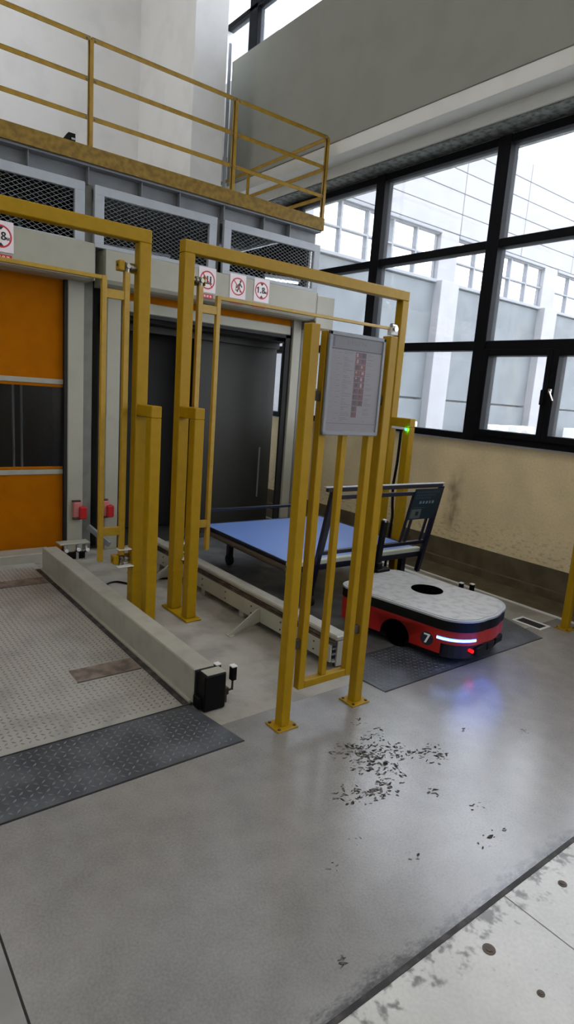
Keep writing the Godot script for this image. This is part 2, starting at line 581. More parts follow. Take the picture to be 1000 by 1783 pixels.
func room() -> void:
	# floor -------------------------------------------------
	var fl := setting("floor", "worn grey factory floor with sheets, plates and bare concrete", "floor")
	one(fl, "concrete_slab", M.concrete, Vector3(XL - 0.3, -0.2, ZB - 0.3), Vector3(XW + 0.3, 0.0, ZF + 0.3), 0.0)
	var fx0 := 0.347
	var fx1 := 4.70
	var st := S()
	bb(st, Vector3(fx0, 0.0, -2.277), Vector3(fx1, 0.0035, -0.905), 0.001)
	var base := obj("floor_sheet", st, M.dark_steel, fl)
	st = S()
	sheet(st, Vector3(fx0, 0.004, -2.277), Vector3(fx1 - fx0, 0, 0), Vector3(0, 0, 1.372), Vector3.UP)
	var fm := image_mat(floor_picture(fx0, fx1, -2.277, -0.905, 1800, 568), 0.25, 0.85)
	obj("painted_surface", st, fm, base)
	scuffs(base)
	one(fl, "floor_sheet", worn(Color(0.50, 0.495, 0.485), 0.04, 0.36, 0.8, 71), Vector3(XL, 0.0, -2.277), Vector3(fx0 - 0.006, 0.004, -0.905), 0.001)
	one(fl, "sheet_joint", M.rubber, Vector3(fx0 - 0.006, 0.0, -2.277), Vector3(fx0, 0.0042, -0.905), 0.0)
	one(fl, "sheet_edge", M.edge_dirt, Vector3(XL, 0.0, -0.905), Vector3(fx1, 0.0045, -0.888), 0.001)
	var pm := image_mat(plate_picture(0.35, 3.15, -0.893, 1.0, 1024, 692), 0.30, 0.5)
	for r in [[-3.85, -2.455], [-2.45, -1.055], [-1.05, 0.345], [0.350, 1.7455], [1.7505, 3.15], [3.155, 4.70]]:
		st = S()
		bb(st, Vector3(r[0], -0.01, -0.892), Vector3(r[1], 0.001, 1.0), 0.001)
		var p := obj("floor_plate", st, M.rim, fl)
		st = S()
		sheet(st, Vector3(r[0], 0.0015, -0.892), Vector3(r[1] - r[0], 0, 0), Vector3(0, 0, 1.892), Vector3.UP, Rect2((r[0] - 0.35) / 2.8, 0, (r[1] - r[0]) / 2.8, 1))
		obj("plate_face", st, pm, p)
	for b in [[1.525, -0.795, 0.020], [1.527, -0.627, 0.011], [1.971, -0.804, 0.015], [2.35, -0.80, 0.014], [0.7, -0.8, 0.014]]:
		st = S()
		cyl(st, Vector3(b[0], 0.0, b[1]), Vector3(b[0], 0.0035, b[1]), b[2], 14)
		cyl(st, Vector3(b[0], 0.0035, b[1]), Vector3(b[0], 0.005, b[1]), b[2] * 0.55, 6)
		obj("floor_bolt", st, M.brown, fl)
	# back wall, left wall, front wall, ceiling ---------------
	var wb := setting("wall_back", "plain white plastered wall behind the lift platform", "wall")
	one(wb, "plaster", M.wall, Vector3(XL - 0.3, -0.2, ZB - 0.3), Vector3(XW + 0.3, YC + 0.2, ZB), 0.0)
	var co := setting("column", "white square wall column standing beside the deep beam", "column")
	one(co, "shaft", M.wall, Vector3(3.70, 0.0, ZB), Vector3(4.13, YC, -7.0), 0.004)
	var wl := setting("wall_left", "plain white wall at the side of the hall", "wall")
	one(wl, "plaster", M.wall, Vector3(XL - 0.3, -0.2, ZB), Vector3(XL, YC + 0.2, ZF), 0.0)
	var wf := setting("wall_front", "plain white wall behind the viewer", "wall")
	one(wf, "plaster", M.wall, Vector3(XL - 0.3, -0.2, ZF), Vector3(XW + 0.3, YC + 0.2, ZF + 0.3), 0.0)
	var ce := setting("ceiling", "flat pale ceiling of the hall", "ceiling")
	one(ce, "slab", M.ceiling, Vector3(XL - 0.3, YC, ZB - 0.3), Vector3(XW + 0.3, YC + 0.3, ZF + 0.3), 0.0)
	# window wall ---------------------------------------------
	var wr := setting("wall_right", "beige wall below the windows with a dirty dark base band", "wall")
	one(wr, "masonry", M.soffit, Vector3(XW + 0.01, -0.2, ZB), Vector3(XW + 0.24, 1.285, ZF), 0.0)
	st = S()
	sheet(st, Vector3(XW, 1.285, ZB), Vector3(0, 0, ZF - ZB), Vector3(0, -1.015, 0), Vector3.LEFT)
	obj("beige_paint", st, image_mat(dado_picture(ZB, ZF, 0.27, 1.285, 1600, 256), 0.75, 0.3), wr)
	one(wr, "base_band", M.dirty_base, Vector3(XW - 0.004, 0.0, ZB), Vector3(XW + 0.02, 0.27, ZF), 0.0)
	one(wr, "base_kerb", M.dirty_base, Vector3(XW - 0.035, 0.0, ZB), Vector3(XW, 0.085, ZF), 0.006)
	one(wr, "base_gutter", M.dirty_base, Vector3(4.64, 0.0, ZB), Vector3(XW - 0.03, 0.006, ZF), 0.001)
	one(wr, "sill", M.soffit, Vector3(XW - 0.015, 1.268, ZB), Vector3(XW + 0.26, 1.292, ZF), 0.002)
	one(wr, "upper_masonry", M.wall, Vector3(XW, 4.1, ZB), Vector3(XW + 0.24, 5.80, ZF), 0.0)
	one(wr, "top_masonry", M.wall, Vector3(XW, 7.7, ZB), Vector3(XW + 0.24, YC, ZF), 0.0)
	one(wr, "lintel", M.lintel, Vector3(XW - 0.02, 3.95, ZB), Vector3(XW + 0.24, 4.16, ZF), 0.004)
	var be := setting("beam", "deep concrete beam above the windows, its grey web darkened for shade, with stepped white soffit", "beam")
	one(be, "web", M.shaded_beam_web, Vector3(4.56, 4.24, -7.59), Vector3(4.83, 5.72, ZF), 0.004)
	one(be, "white_edge", M.soffit, Vector3(4.57, 4.106, -7.59), Vector3(4.83, 4.24, ZF), 0.003)
	one(be, "ledge", M.soffit, Vector3(4.78, 4.0, ZB), Vector3(XW + 0.02, 4.2, ZF), 0.004)
	one(be, "ledge_top", M.soffit, Vector3(4.81, 4.2, ZB), Vector3(XW + 0.02, 5.72, ZF), 0.0)
	one(be, "stained_soffit", M.lintel, Vector3(4.80, 3.985, ZB), Vector3(XW, 4.0, ZF), 0.001)
	var pi := thing("drain_pipe", "slim grey vertical pipe in the corner beside the white column", "pipe", Vector3(4.30, 0, -7.22))
	st = S()
	cyl(st, Vector3(0, 3.45, 0), Vector3(0, 5.7, 0), 0.02, 12)
	obj("pipe_run", st, M.frame_grey, pi)
	st = S()
	cyl(st, Vector3(0, 4.4, 0), Vector3(0, 4.44, 0), 0.028, 12)
	obj("clamp", st, M.frame_grey, pi)
	# windows
	var w1 := setting("window_1", "black framed window wall of large panes above the beige wall", "window")
	var zs := [-8.12, -6.62, -5.12, -3.62, -2.12, -0.62, 0.88, 2.38, 3.88]
	var x0 := XW - 0.06
	var x1 := XW + 0.06
	for z in zs:
		one(w1, "mullion", M.window_black, Vector3(x0 - 0.015, 1.29, z - 0.05), Vector3(x1, 3.96, z + 0.08), 0.006)
	for k in zs.size() - 1:
		var za: float = zs[k] + 0.08
		var zb: float = zs[k + 1] - 0.05
		one(w1, "head_rail", M.window_black, Vector3(x0, 3.89, za), Vector3(x1, 3.96, zb), 0.005)
		one(w1, "transom", M.window_black, Vector3(x0, 3.025, za), Vector3(x1, 3.10, zb), 0.005)
		one(w1, "transom", M.window_black, Vector3(x0, 2.126, za), Vector3(x1, 2.211, zb), 0.005)
		one(w1, "sill_rail", M.window_black, Vector3(x0, 1.29, za), Vector3(x1, 1.355, zb), 0.005)
		one(w1, "pane", M.glass, Vector3(XW - 0.004, 3.09, za - 0.01), Vector3(XW + 0.004, 3.90, zb + 0.01), 0.0)
		one(w1, "pane", M.glass, Vector3(XW - 0.004, 2.20, za - 0.01), Vector3(XW + 0.004, 3.03, zb + 0.01), 0.0)
		if k == 3 or k == 6:
			var zm: float = (za + zb) * 0.5
			for e in [[za, zm], [zm, zb]]:
				var sash := S()
				var a: float = e[0]
				var b: float = e[1]
				bb(sash, Vector3(x0 - 0.02, 1.345, a), Vector3(x1, 2.135, a + 0.055), 0.006)
				bb(sash, Vector3(x0 - 0.02, 1.345, b - 0.055), Vector3(x1, 2.135, b), 0.006)
				bb(sash, Vector3(x0 - 0.02, 2.075, a + 0.05), Vector3(x1, 2.135, b - 0.05), 0.006)
				bb(sash, Vector3(x0 - 0.02, 1.345, a + 0.05), Vector3(x1, 1.405, b - 0.05), 0.006)
				var so := obj("casement_sash", sash, M.window_black, w1)
				one(so, "pane", M.glass, Vector3(XW - 0.004, 1.40, a + 0.05), Vector3(XW + 0.004, 2.08, b - 0.05), 0.0)
				var hs := S()
				var hz: float = b - 0.03 if e[0] == za else a + 0.03
				if e[0] == za:
					bb(hs, Vector3(x0 - 0.05, 1.66, hz - 0.02), Vector3(x0 - 0.02, 1.79, hz + 0.015), 0.006)
				else:
					bb(hs, Vector3(x0 - 0.05, 1.76, hz - 0.012), Vector3(x0 - 0.02, 1.80, hz + 0.012), 0.004)
					bar(hs, Vector3(x0 - 0.05, 1.78, hz), Vector3(x0 - 0.055, 1.70, hz + 0.045), 0.014, 0.010)
				obj("window_handle", hs, M.window_black if e[0] == za else M.chrome, so)
		else:
			one(w1, "pane", M.glass, Vector3(XW - 0.004, 1.35, za - 0.01), Vector3(XW + 0.004, 2.135, zb + 0.01), 0.0)
	var w2 := setting("window_2", "high clerestory window band above the deep beam", "window")
	for z in [-7.82, -5.87, -3.92, -1.97, -0.02, 1.93, 3.88]:
		one(w2, "mullion", M.window_black, Vector3(x0, 5.78, z - 0.10), Vector3(x1, 7.72, z + 0.10), 0.006)
		one(w2, "pane", M.glass, Vector3(XW - 0.004, 5.8, z), Vector3(XW + 0.004, 7.7, minf(z + 1.95, ZF)), 0.0)
	one(w2, "pane", M.glass, Vector3(XW - 0.004, 5.8, ZB), Vector3(XW + 0.004, 7.7, -7.82), 0.0)
	one(w2, "transom", M.window_black, Vector3(x0, 6.57, ZB), Vector3(x1, 6.63, ZF), 0.005)
	one(w2, "sill_rail", M.window_black, Vector3(x0, 5.78, ZB), Vector3(x1, 5.84, ZF), 0.005)
	one(w2, "head_rail", M.window_black, Vector3(x0, 7.66, ZB), Vector3(x1, 7.72, ZF), 0.005)

# dark chips and scuffs where the grey coating has worn through: x, z, radius x, radius z, strength
func scuffs(parent: Node) -> void:
	var patches := [[1.66, -1.56, .07, .05, 1.0], [1.71, -1.50, .05, .03, .8], [1.80, -1.50, .08, .05, 1.0], [1.92, -1.56, .07, .06, .95], [1.92, -1.66, .13, .07, 1.0], [1.93, -1.74, .10, .06, 1.0],
		[1.86, -1.80, .10, .05, .8], [2.04, -1.70, .10, .05, .9], [2.02, -1.80, .10, .035, .7], [2.10, -1.84, .06, .03, .6], [2.12, -1.60, .09, .035, .9], [2.20, -1.53, .08, .035, .9], [2.24, -1.60, .05, .03, .7], [1.97, -1.375, .05, .022, .9],
		[2.12, -1.95, .07, .03, .5], [1.62, -1.18, .03, .02, .6], [2.52, -1.62, .03, .015, .7], [1.95, -1.08, .10, .03, .4], [2.78, -1.45, .03, .02, .6], [1.33, -1.30, .03, .02, .35], [2.06, -1.22, .05, .02, .45], [1.12, -1.02, .02, .02, .7], [1.50, -1.35, .03, .02, .35]]
	var r := RandomNumberGenerator.new()
	r.seed = 4711
	var st := S()
	for p in patches:
		var n := int(3.0 + p[4] * p[2] * p[3] * 9000.0)
		for k in n:
			var a := r.randf() * TAU
			var q := sqrt(r.randf()) * 1.05
			var c := Vector3(p[0] + cos(a) * q * p[2], 0.0042, p[1] + sin(a) * q * p[3] * 1.15)
			var turn := r.randf_range(-0.5, 0.9) + (PI * 0.5 if r.randf() < 0.25 else 0.0)
			var l: float = r.randf_range(0.005, 0.017) * (0.6 + 0.5 * p[4]) * (1.25 - 0.5 * q)
			var w: float = l * r.randf_range(0.22, 0.6)
			var pts: Array = []
			var m := 7
			for i in m:
				var t := TAU * i / m + r.randf_range(-0.25, 0.25)
				var d := r.randf_range(0.65, 1.2)
				var u: float = cos(t) * l * d
				var v: float = sin(t) * w * d
				pts.append(c + Vector3(cos(turn) * u - sin(turn) * v, 0.0, sin(turn) * u + cos(turn) * v))
			for i in m:
				tri(st, c + Vector3(0, 0.0004, 0), pts[i], pts[(i + 1) % m], Vector3.UP)
	var o := obj("worn_chips", st, M.chip, parent)
	o.set_meta("kind", "stuff")

func fill_lamps() -> void:
	# added fill lamps in rows under the ceiling, unseen above the frame
	for q in [[-3.2, -6.8], [0.4, -6.8], [-3.2, -2.0], [0.4, -2.0], [-3.2, 1.6], [0.4, 1.6]]:
		var t := thing("fill_lamp", "added unseen fill lamp panel under the ceiling, %s row, above the %s" % ["window-side" if q[0] > 0 else "inner", "mezzanine" if q[1] < -4 else ("lane fronts" if q[1] < 0 else "open floor")], "lamp", Vector3(q[0], 8.2, q[1]), 0.0, "added unseen fill lamps")
		one(t, "housing", M.frame_grey, Vector3(-0.65, 0.03, -0.32), Vector3(0.65, 0.10, 0.32), 0.01)
		one(t, "diffuser", M.fill_panel, Vector3(-0.6, 0.01, -0.28), Vector3(0.6, 0.03, 0.28), 0.0)
		for x in [-0.5, 0.5]:
			var st := S()
			cyl(st, Vector3(x, 0.10, 0), Vector3(x, 0.60, 0), 0.006, 6)
			obj("hanger", st, M.frame_grey, t)
		var a := AreaLight3D.new()
		a.name = "panel_light"
		a.area_size = Vector2(1.2, 0.56)
		a.light_color = Color(1.0, 0.985, 0.95)
		a.light_energy = LAMP
		a.area_range = 40.0
		a.area_attenuation = 2.0
		a.shadow_enabled = true
		a.rotation_degrees.x = -90
		t.add_child(a)

func outside() -> void:
	var g := setting("ground_outside", "pale paved yard outside the windows", "ground")
	one(g, "paving", M.outside, Vector3(XW + 0.3, -0.4, -40.0), Vector3(60.0, -0.2, 40.0), 0.0)
	var b := thing("building", "pale factory building wing with window bands seen through the windows", "building", Vector3(16, -0.2, -11))
	var zf := -11.0
	var at := b.position
	one(b, "core", M.facade, Vector3(5.2, -0.2, zf - 6.0) - at, Vector3(34.0, 8.48, zf - 0.35) - at, 0.0)
	var pils := [8.10, 13.05, 18.0, 22.95, 27.9, 32.85]
	for k in pils.size():
		one(b, "pilaster", M.facade, Vector3(pils[k], -0.2, zf - 0.4) - at, Vector3(pils[k] + 0.72, 4.75, zf + 0.18) - at, 0.01)
		one(b, "pilaster", M.facade, Vector3(pils[k], 4.75, zf - 0.4) - at, Vector3(pils[k] + 0.72, 5.98, zf + 0.0) - at, 0.01)
	for k in 6:
		var x0: float = 5.3 if k == 0 else pils[k - 1] + 0.72
		var x1: float = pils[k]
		var n := 3 if k == 0 else 5
		one(b, "lower_panel", M.facade_low, Vector3(x0, 1.75, zf - 0.4) - at, Vector3(x1, 4.68, zf - 0.06) - at, 0.01)
		one(b, "lower_panel", M.facade_low, Vector3(x0, -0.2, zf - 0.4) - at, Vector3(x1, 1.70, zf - 0.04) - at, 0.01)
		one(b, "window_ledge", M.facade_frame, Vector3(x0, 4.70, zf - 0.4) - at, Vector3(x1, 4.78, zf + 0.02) - at, 0.01)
		one(b, "window_head", M.facade_frame, Vector3(x0, 5.90, zf - 0.4) - at, Vector3(x1, 5.98, zf + 0.02) - at, 0.01)
		for i in n:
			for r in 2:
				var a := lerpf(x0, x1, float(i) / n)
				var c := lerpf(x0, x1, float(i + 1) / n)
				one(b, "window_pane", M.facade_glass, Vector3(a + 0.03, 4.80 + r * 0.56, zf - 0.38) - at, Vector3(c - 0.03, 5.31 + r * 0.56, zf - 0.12) - at, 0.0)
				var fs := S()
				bb(fs, Vector3(a - 0.03, 4.78 + r * 0.56, zf - 0.38) - at, Vector3(a + 0.03, 5.34 + r * 0.56, zf - 0.05) - at, 0.004)
				bb(fs, Vector3(a + 0.03, 5.31 + r * 0.56, zf - 0.38) - at, Vector3(c - 0.03, 5.35 + r * 0.56, zf - 0.05) - at, 0.004)
				obj("window_bar", fs, M.facade_frame, b)
	# cladding panels above the windows
	for r in 5:
		for k in 10:
			var x := 5.25 + k * 2.85
			one(b, "cladding_panel", M.facade, Vector3(x, 6.0 + r * 0.5, zf - 0.4) - at, Vector3(x + 2.83, 6.49 + r * 0.5, zf) - at, 0.012)
	for k in 4:
		var x: float = [11.6, 15.6, 17.0, 20.3][k]
		var a := thing("air_conditioner", ["white outdoor cooling unit left of the facing building's pilaster", "white outdoor cooling unit just right of the facing building's pilaster", "white outdoor cooling unit beside the second pilaster outside", "white outdoor cooling unit seen through the casement window"][k], "air conditioner", Vector3(x, -0.2, zf + 0.55), 0.0, "cooling units in the yard")
		one(a, "plinth", M.facade_frame, Vector3(-0.5, 0, -0.25), Vector3(0.5, 0.6, 0.25), 0.02)
		one(a, "casing", M.white_paint, Vector3(-0.45, 0.6, -0.2), Vector3(0.45, 1.35, 0.2), 0.02)
		var st := S()
		cyl(st, Vector3(-0.1, 0.97, 0.2), Vector3(-0.1, 0.97, 0.215), 0.28, 20)
		obj("fan_grille", st, M.facade, a)

func hood(d: Node3D, x0: float, x1: float, y0: float, y1: float, zf: float, zr: float) -> void:
	var st := S()
	var pg := PackedVector2Array([Vector2(0, y0 + 0.045), Vector2(0, y1 - 0.004), Vector2(-0.004, y1), Vector2(zr - zf, y1), Vector2(zr - zf, y0), Vector2(-0.06, y0), Vector2(-0.02, y0 + 0.015)])
	# local x -> world z, local y -> world y, local z -> world x
	extr(st, pg, x1 - x0, Transform3D(Basis(Vector3(0, 0, 1), Vector3(0, 1, 0), Vector3(1, 0, 0)), Vector3(x0, 0, zf)))
	obj("roller_hood", st, M.cream, d)
	st = S()
	for x in [x0 - 0.004, x1 - 0.004]:
		bb(st, Vector3(x, y0 - 0.002, zr), Vector3(x + 0.008, y1 + 0.002, zf + 0.003), 0.002)
	obj("hood_end_plate", st, M.cream, d)

func jamb(d: Node3D, x0: float, x1: float, zf: float) -> void:
	one(d, "jamb", M.cream, Vector3(x0, 0.0, zf - 0.14), Vector3(x1, 2.45, zf), 0.006)

func lift_front() -> void:
	var z := -5.55
	var d := setting("door_1", "closed orange roller door with a clear window band and cream frame", "door")
	jamb(d, 1.815, 1.955, z)
	jamb(d, -0.17, -0.03, z)
	hood(d, -0.35, 1.97, 2.42, 2.715, -5.35, -5.62)
	one(d, "guide_strip", M.rubber, Vector3(1.788, 0.0, z - 0.12), Vector3(1.817, 2.42, z - 0.01), 0.002)
	one(d, "guide_strip", M.rubber, Vector3(-0.032, 0.0, z - 0.12), Vector3(-0.003, 2.42, z - 0.01), 0.002)
	var zc := z - 0.06
	var cx0 := -0.03
	var cx1 := 1.79
	one(d, "curtain", M.orange, Vector3(cx0, 1.575, zc - 0.003), Vector3(cx1, 2.43, zc + 0.003), 0.0)
	one(d, "curtain", M.orange, Vector3(cx0, 0.03, zc - 0.003), Vector3(cx1, 0.735, zc + 0.003), 0.0)
	one(d, "clear_band", M.vinyl, Vector3(cx0, 0.79, zc - 0.002), Vector3(cx1, 1.54, zc + 0.002), 0.0)
	for y in [1.557, 0.758]:
		one(d, "curtain_bar", M.chrome if y < 0 else M.cream_beam, Vector3(cx0, y - 0.022, zc - 0.012), Vector3(cx1, y + 0.022, zc + 0.014), 0.004)
	for y in [1.522, 0.795]:
		one(d, "curtain_hem", M.orange, Vector3(cx0, y - 0.012, zc - 0.005), Vector3(cx1, y + 0.012, zc + 0.006), 0.002)
	one(d, "door_sill", M.cream_beam, Vector3(-0.1, 0.0, -5.50), Vector3(1.62, 0.095, -5.30), 0.006)
	var d2 := setting("door_2", "open lift doorway with a rolled orange curtain under a cream hood", "door")
	jamb(d2, 2.165, 2.295, z)
	jamb(d2, 4.285, 4.40, z)
	hood(d2, 2.07, 4.42, 2.40, 2.69, -5.35, -5.62)
	one(d2, "guide_strip", M.rubber, Vector3(2.295, 0.0, z - 0.06), Vector3(2.392, 2.32, z - 0.03), 0.002)
	one(d2, "guide_strip", M.rubber, Vector3(4.208, 0.0, z - 0.06), Vector3(4.287, 2.32, z - 0.03), 0.002)
	one(d2, "rolled_curtain", M.orange, Vector3(2.30, 2.33, -5.60), Vector3(4.28, 2.405, -5.585), 0.003)
	one(d2, "curtain_bar", M.cream, Vector3(2.36, 2.235, -5.615), Vector3(4.27, 2.335, -5.575), 0.008)
	one(d2, "head_bar", M.rubber, Vector3(2.36, 2.20, -5.64), Vector3(4.28, 2.235, -5.58), 0.003)
	one(d2, "motor_box", M.cream, Vector3(4.435, 2.33, -5.66), Vector3(4.69, 2.672, -5.36), 0.006)
	# lift shaft behind the doors
	var sh := setting("lift_shaft", "dark lift shaft behind the two doorways", "wall")
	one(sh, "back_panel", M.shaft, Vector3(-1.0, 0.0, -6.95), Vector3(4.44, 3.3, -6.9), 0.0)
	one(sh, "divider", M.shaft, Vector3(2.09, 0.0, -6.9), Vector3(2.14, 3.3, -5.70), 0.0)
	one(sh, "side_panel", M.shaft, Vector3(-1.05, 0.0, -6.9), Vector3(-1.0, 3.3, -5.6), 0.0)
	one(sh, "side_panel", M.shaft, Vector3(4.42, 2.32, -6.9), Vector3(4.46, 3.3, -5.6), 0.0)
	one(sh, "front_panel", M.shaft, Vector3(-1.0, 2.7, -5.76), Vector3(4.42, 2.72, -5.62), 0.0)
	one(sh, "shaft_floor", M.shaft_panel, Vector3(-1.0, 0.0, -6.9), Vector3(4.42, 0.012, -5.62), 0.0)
	var car := thing("lift_car", "dark grey lift car standing inside the open doorway", "lift")
	one(car, "car_wall", M.shaft_panel, Vector3(3.34, 0.02, -6.06), Vector3(4.41, 2.16, -6.0), 0.004)
	one(car, "car_wall", M.shaft, Vector3(2.2, 0.02, -6.3), Vector3(3.34, 2.16, -6.25), 0.004)
	one(car, "car_wall", M.shaft, Vector3(3.30, 0.02, -6.3), Vector3(3.345, 2.16, -6.0), 0.004)
	one(car, "car_roof", M.shaft, Vector3(2.15, 2.17, -6.85), Vector3(4.41, 2.28, -5.70), 0.004)
	one(car, "roof_edge", M.shaft_panel, Vector3(2.40, 2.10, -5.98), Vector3(4.40, 2.17, -5.94), 0.004)
	one(car, "latch_bar", M.steel_grey, Vector3(4.22, 0.35, -5.985), Vector3(4.235, 0.95, -5.97), 0.002)
	var st := S()
	for y in [0.735, 0.80]:
		cyl(st, Vector3(2.72, y, -5.93), Vector3(2.90, y, -5.93), 0.008, 8)
	cyl(st, Vector3(2.75, 0.735, -5.93), Vector3(2.75, 0.80, -5.93), 0.008, 8)
	cyl(st, Vector3(2.75, 0.77, -5.93), Vector3(2.75, 0.77, -6.25), 0.008, 8)
	obj("grab_handle", st, M.chrome, car)
	# frames seen through the clear band of door 1
	for x in [1.555, 1.63]:
		var rl := thing("guide_rail", "slim steel guide rail behind the clear door band, %s one" % ("inner" if x < 1.6 else "outer"), "rail")
		one(rl, "rail_web", M.frame_grey, Vector3(x, 0.02, -6.4), Vector3(x + 0.014, 3.2, -6.36), 0.002)
		one(rl, "rail_foot", M.steel_grey, Vector3(x - 0.015, 0.012, -6.43), Vector3(x + 0.03, 0.024, -6.33), 0.002)

func mesh_panel(x0: float, x1: float, label: String) -> void:
	var y0 := 2.70
	var y1 := 3.19
	var z := -5.43
	var p := thing("mesh_panel", label, "mesh panel", Vector3((x0 + x1) * 0.5, y0, z), 0.0, "expanded mesh panels above the lift doors")
	var hw := (x1 - x0) * 0.5
	var fw := 0.084
	one(p, "frame_rail", M.frame_grey, Vector3(-hw, y1 - y0 - 0.075, -0.02), Vector3(hw, y1 - y0, 0.02), 0.004)
	one(p, "frame_rail", M.frame_grey, Vector3(-hw, 0, -0.02), Vector3(hw, 0.035, 0.02), 0.004)
	for s in [-1, 1]:
		one(p, "frame_stile", M.frame_grey, Vector3(s * (hw - fw * 0.5) - fw * 0.5, 0.03, -0.02), Vector3(s * (hw - fw * 0.5) + fw * 0.5, y1 - y0 - 0.07, 0.02), 0.004)
	# diamond mesh: two families of strands clipped to the opening
	var st := S()
	var ax := -hw + fw
	var bx_ := hw - fw
	var ay := 0.035
	var by := y1 - y0 - 0.075
	var slope := 0.55
	for s in [-1, 1]:
		var c := -1.6
		while c < 1.6:
			# y = slope * s * x + c
			var pts: Array = []
			for e in [ax, bx_]:
				var y: float = slope * s * e + c
				if y >= ay and y <= by: pts.append(Vector2(e, y))
			for e in [ay, by]:
				var x: float = (e - c) / (slope * s)
				if x > ax and x < bx_: pts.append(Vector2(x, e))
			if pts.size() >= 2 and pts[0].distance_to(pts[1]) > 0.01:
				bar(st, Vector3(pts[0].x, pts[0].y, -0.008 + s * 0.0015), Vector3(pts[1].x, pts[1].y, -0.008 + s * 0.0015), 0.003, 0.0032, Vector3(0, 0.3, 1), 0.0)
			c += 0.034
	var m := obj("wire_mesh", st, M.wire, p)
	m.set_meta("kind", "stuff")

func mezzanine() -> void:
	var mz := setting("mezzanine", "grey steel mezzanine structure over the lift doors with stiffened edge beam", "mezzanine")
	one(mz, "deck", M.steel_grey, Vector3(-2.0, 3.33, ZB), Vector3(4.44, 3.38, -5.42), 0.003)
	one(mz, "edge_beam", M.steel_grey, Vector3(-2.0, 3.17, -5.52), Vector3(4.46, 3.33, -5.50), 0.002)
	one(mz, "beam_flange", M.steel_grey, Vector3(-2.0, 3.315, -5.52), Vector3(4.46, 3.33, -5.41), 0.002)
	for x in [-0.75, -0.28, 0.20, 0.67, 1.15, 1.463, 1.939, 2.41, 2.78, 3.25, 3.72, 4.05]:
		one(mz, "stiffener", M.steel_grey, Vector3(x - 0.004, 3.18, -5.50), Vector3(x + 0.004, 3.318, -5.425), 0.001)
	for x in [-0.55, 0.675, 1.95, 3.215, 4.44]:
		one(mz, "steel_column", M.column_grey, Vector3(x, 0.0, -5.72), Vector3(x + (0.10 if x > 1.5 and x < 2.5 else 0.05), 3.2, -5.60), 0.004) if absf(x - 3.215) > 0.1 else one(mz, "steel_column", M.column_grey, Vector3(x - 0.03, 2.70, -5.56), Vector3(x + 0.03, 3.2, -5.48), 0.004)
	one(mz, "steel_column", M.column_grey, Vector3(1.91, 2.70, -5.56), Vector3(1.985, 3.2, -5.47), 0.004)
	mesh_panel(-0.56, 0.635, "grey framed wire mesh panel farthest along above the orange door")
	mesh_panel(0.712, 1.905, "grey framed wire mesh panel directly above the orange door's cream hood")
	mesh_panel(1.987, 3.175, "grey framed wire mesh panel between the two yellow gate tops")
	mesh_panel(3.252, 4.465, "grey framed wire mesh panel nearest the window wall, with a lit tube behind")
	# tubes inside
	for t in [[3.98, 2.80, -5.72, 0.36, "short white lamp tube seen glowing behind the mesh nearest the windows"], [2.40, 2.86, -6.2, 0.6, "white lamp tube behind the middle wire mesh panel"]]:
		var l := thing("tube_lamp", t[4], "lamp", Vector3(t[0], t[1], t[2]))
		var st := S()
		cyl(st, Vector3(0, 0, 0), Vector3(t[3], 0.0, 0.12), 0.013, 10)
		obj("tube", st, M.lamp_tube, l)
		st = S()
		bar(st, Vector3(-0.02, 0.03, -0.005), Vector3(t[3] + 0.02, 0.03, 0.125), 0.05, 0.03)
		obj("batten", st, M.frame_grey, l)
		var o := OmniLight3D.new()
		o.name = "tube_light"
		o.light_energy = 0.003
		o.light_size = 0.2
		o.omni_range = 12.0
		o.omni_attenuation = 2.0
		o.shadow_enabled = true
		o.position = Vector3(t[3] * 0.5, -0.03, 0.1)
		l.add_child(o)
	# toe board and railing
	var zt := -5.395
	var r := thing("guard_railing", "yellow three-rail guard railing with toe board on the mezzanine edge", "railing", Vector3(1.2, 3.33, -5.4))
	var at := r.position
	one(r, "toe_board", M.toe, Vector3(-2.0, 3.335, zt - 0.006) - at, Vector3(4.475, 3.46, zt + 0.004) - at, 0.001)
	one(r, "toe_board", M.toe, Vector3(4.465, 3.335, ZB) - at, Vector3(4.475, 3.46, zt) - at, 0.001)
	var px := [-0.80, 0.572, 1.945, 3.318, 4.455]
	for x in px:
		var st := S()
		bb(st, Vector3(x - 0.018, 3.36, zt - 0.024) - at, Vector3(x + 0.018, 4.235, zt - 0.006) - at, 0.002)
		bb(st, Vector3(x - 0.018, 3.36, zt - 0.045) - at, Vector3(x - 0.012, 4.235, zt - 0.006) - at, 0.001)
		obj("post", st, M.rail_yellow, r)
	for z in [-6.9, -7.8]:
		one(r, "post", M.rail_yellow, Vector3(4.44, 3.36, z - 0.018) - at, Vector3(4.465, 4.22, z + 0.018) - at, 0.002)
	for k in px.size() - 1:
		for y in [4.245, 3.955, 3.675]:
			var st := S()
			bb(st, Vector3(px[k] + 0.004, y - 0.018, zt - 0.020) - at, Vector3(px[k + 1] - 0.004, y + 0.018, zt - 0.013) - at, 0.002)
			bb(st, Vector3(px[k] + 0.004, y + 0.012, zt - 0.048) - at, Vector3(px[k + 1] - 0.004, y + 0.018, zt - 0.013) - at, 0.001)
			var ra := obj("rail", st, M.rail_yellow, r)
			st = S()
			for x in [px[k] + 0.035, px[k + 1] - 0.035]:
				cyl(st, Vector3(x, y, zt - 0.013) - at, Vector3(x, y, zt - 0.004) - at, 0.009, 6)
			obj("bolt", st, M.steel_grey, ra)
	for y in [4.235, 3.945, 3.665]:
		var st := S()
		bb(st, Vector3(4.440, y - 0.020, ZB) - at, Vector3(4.447, y + 0.020, zt - 0.02) - at, 0.002)
		bb(st, Vector3(4.440, y + 0.014, ZB) - at, Vector3(4.475, y + 0.020, zt - 0.02) - at, 0.001)
		obj("rail", st, M.rail_yellow, r)
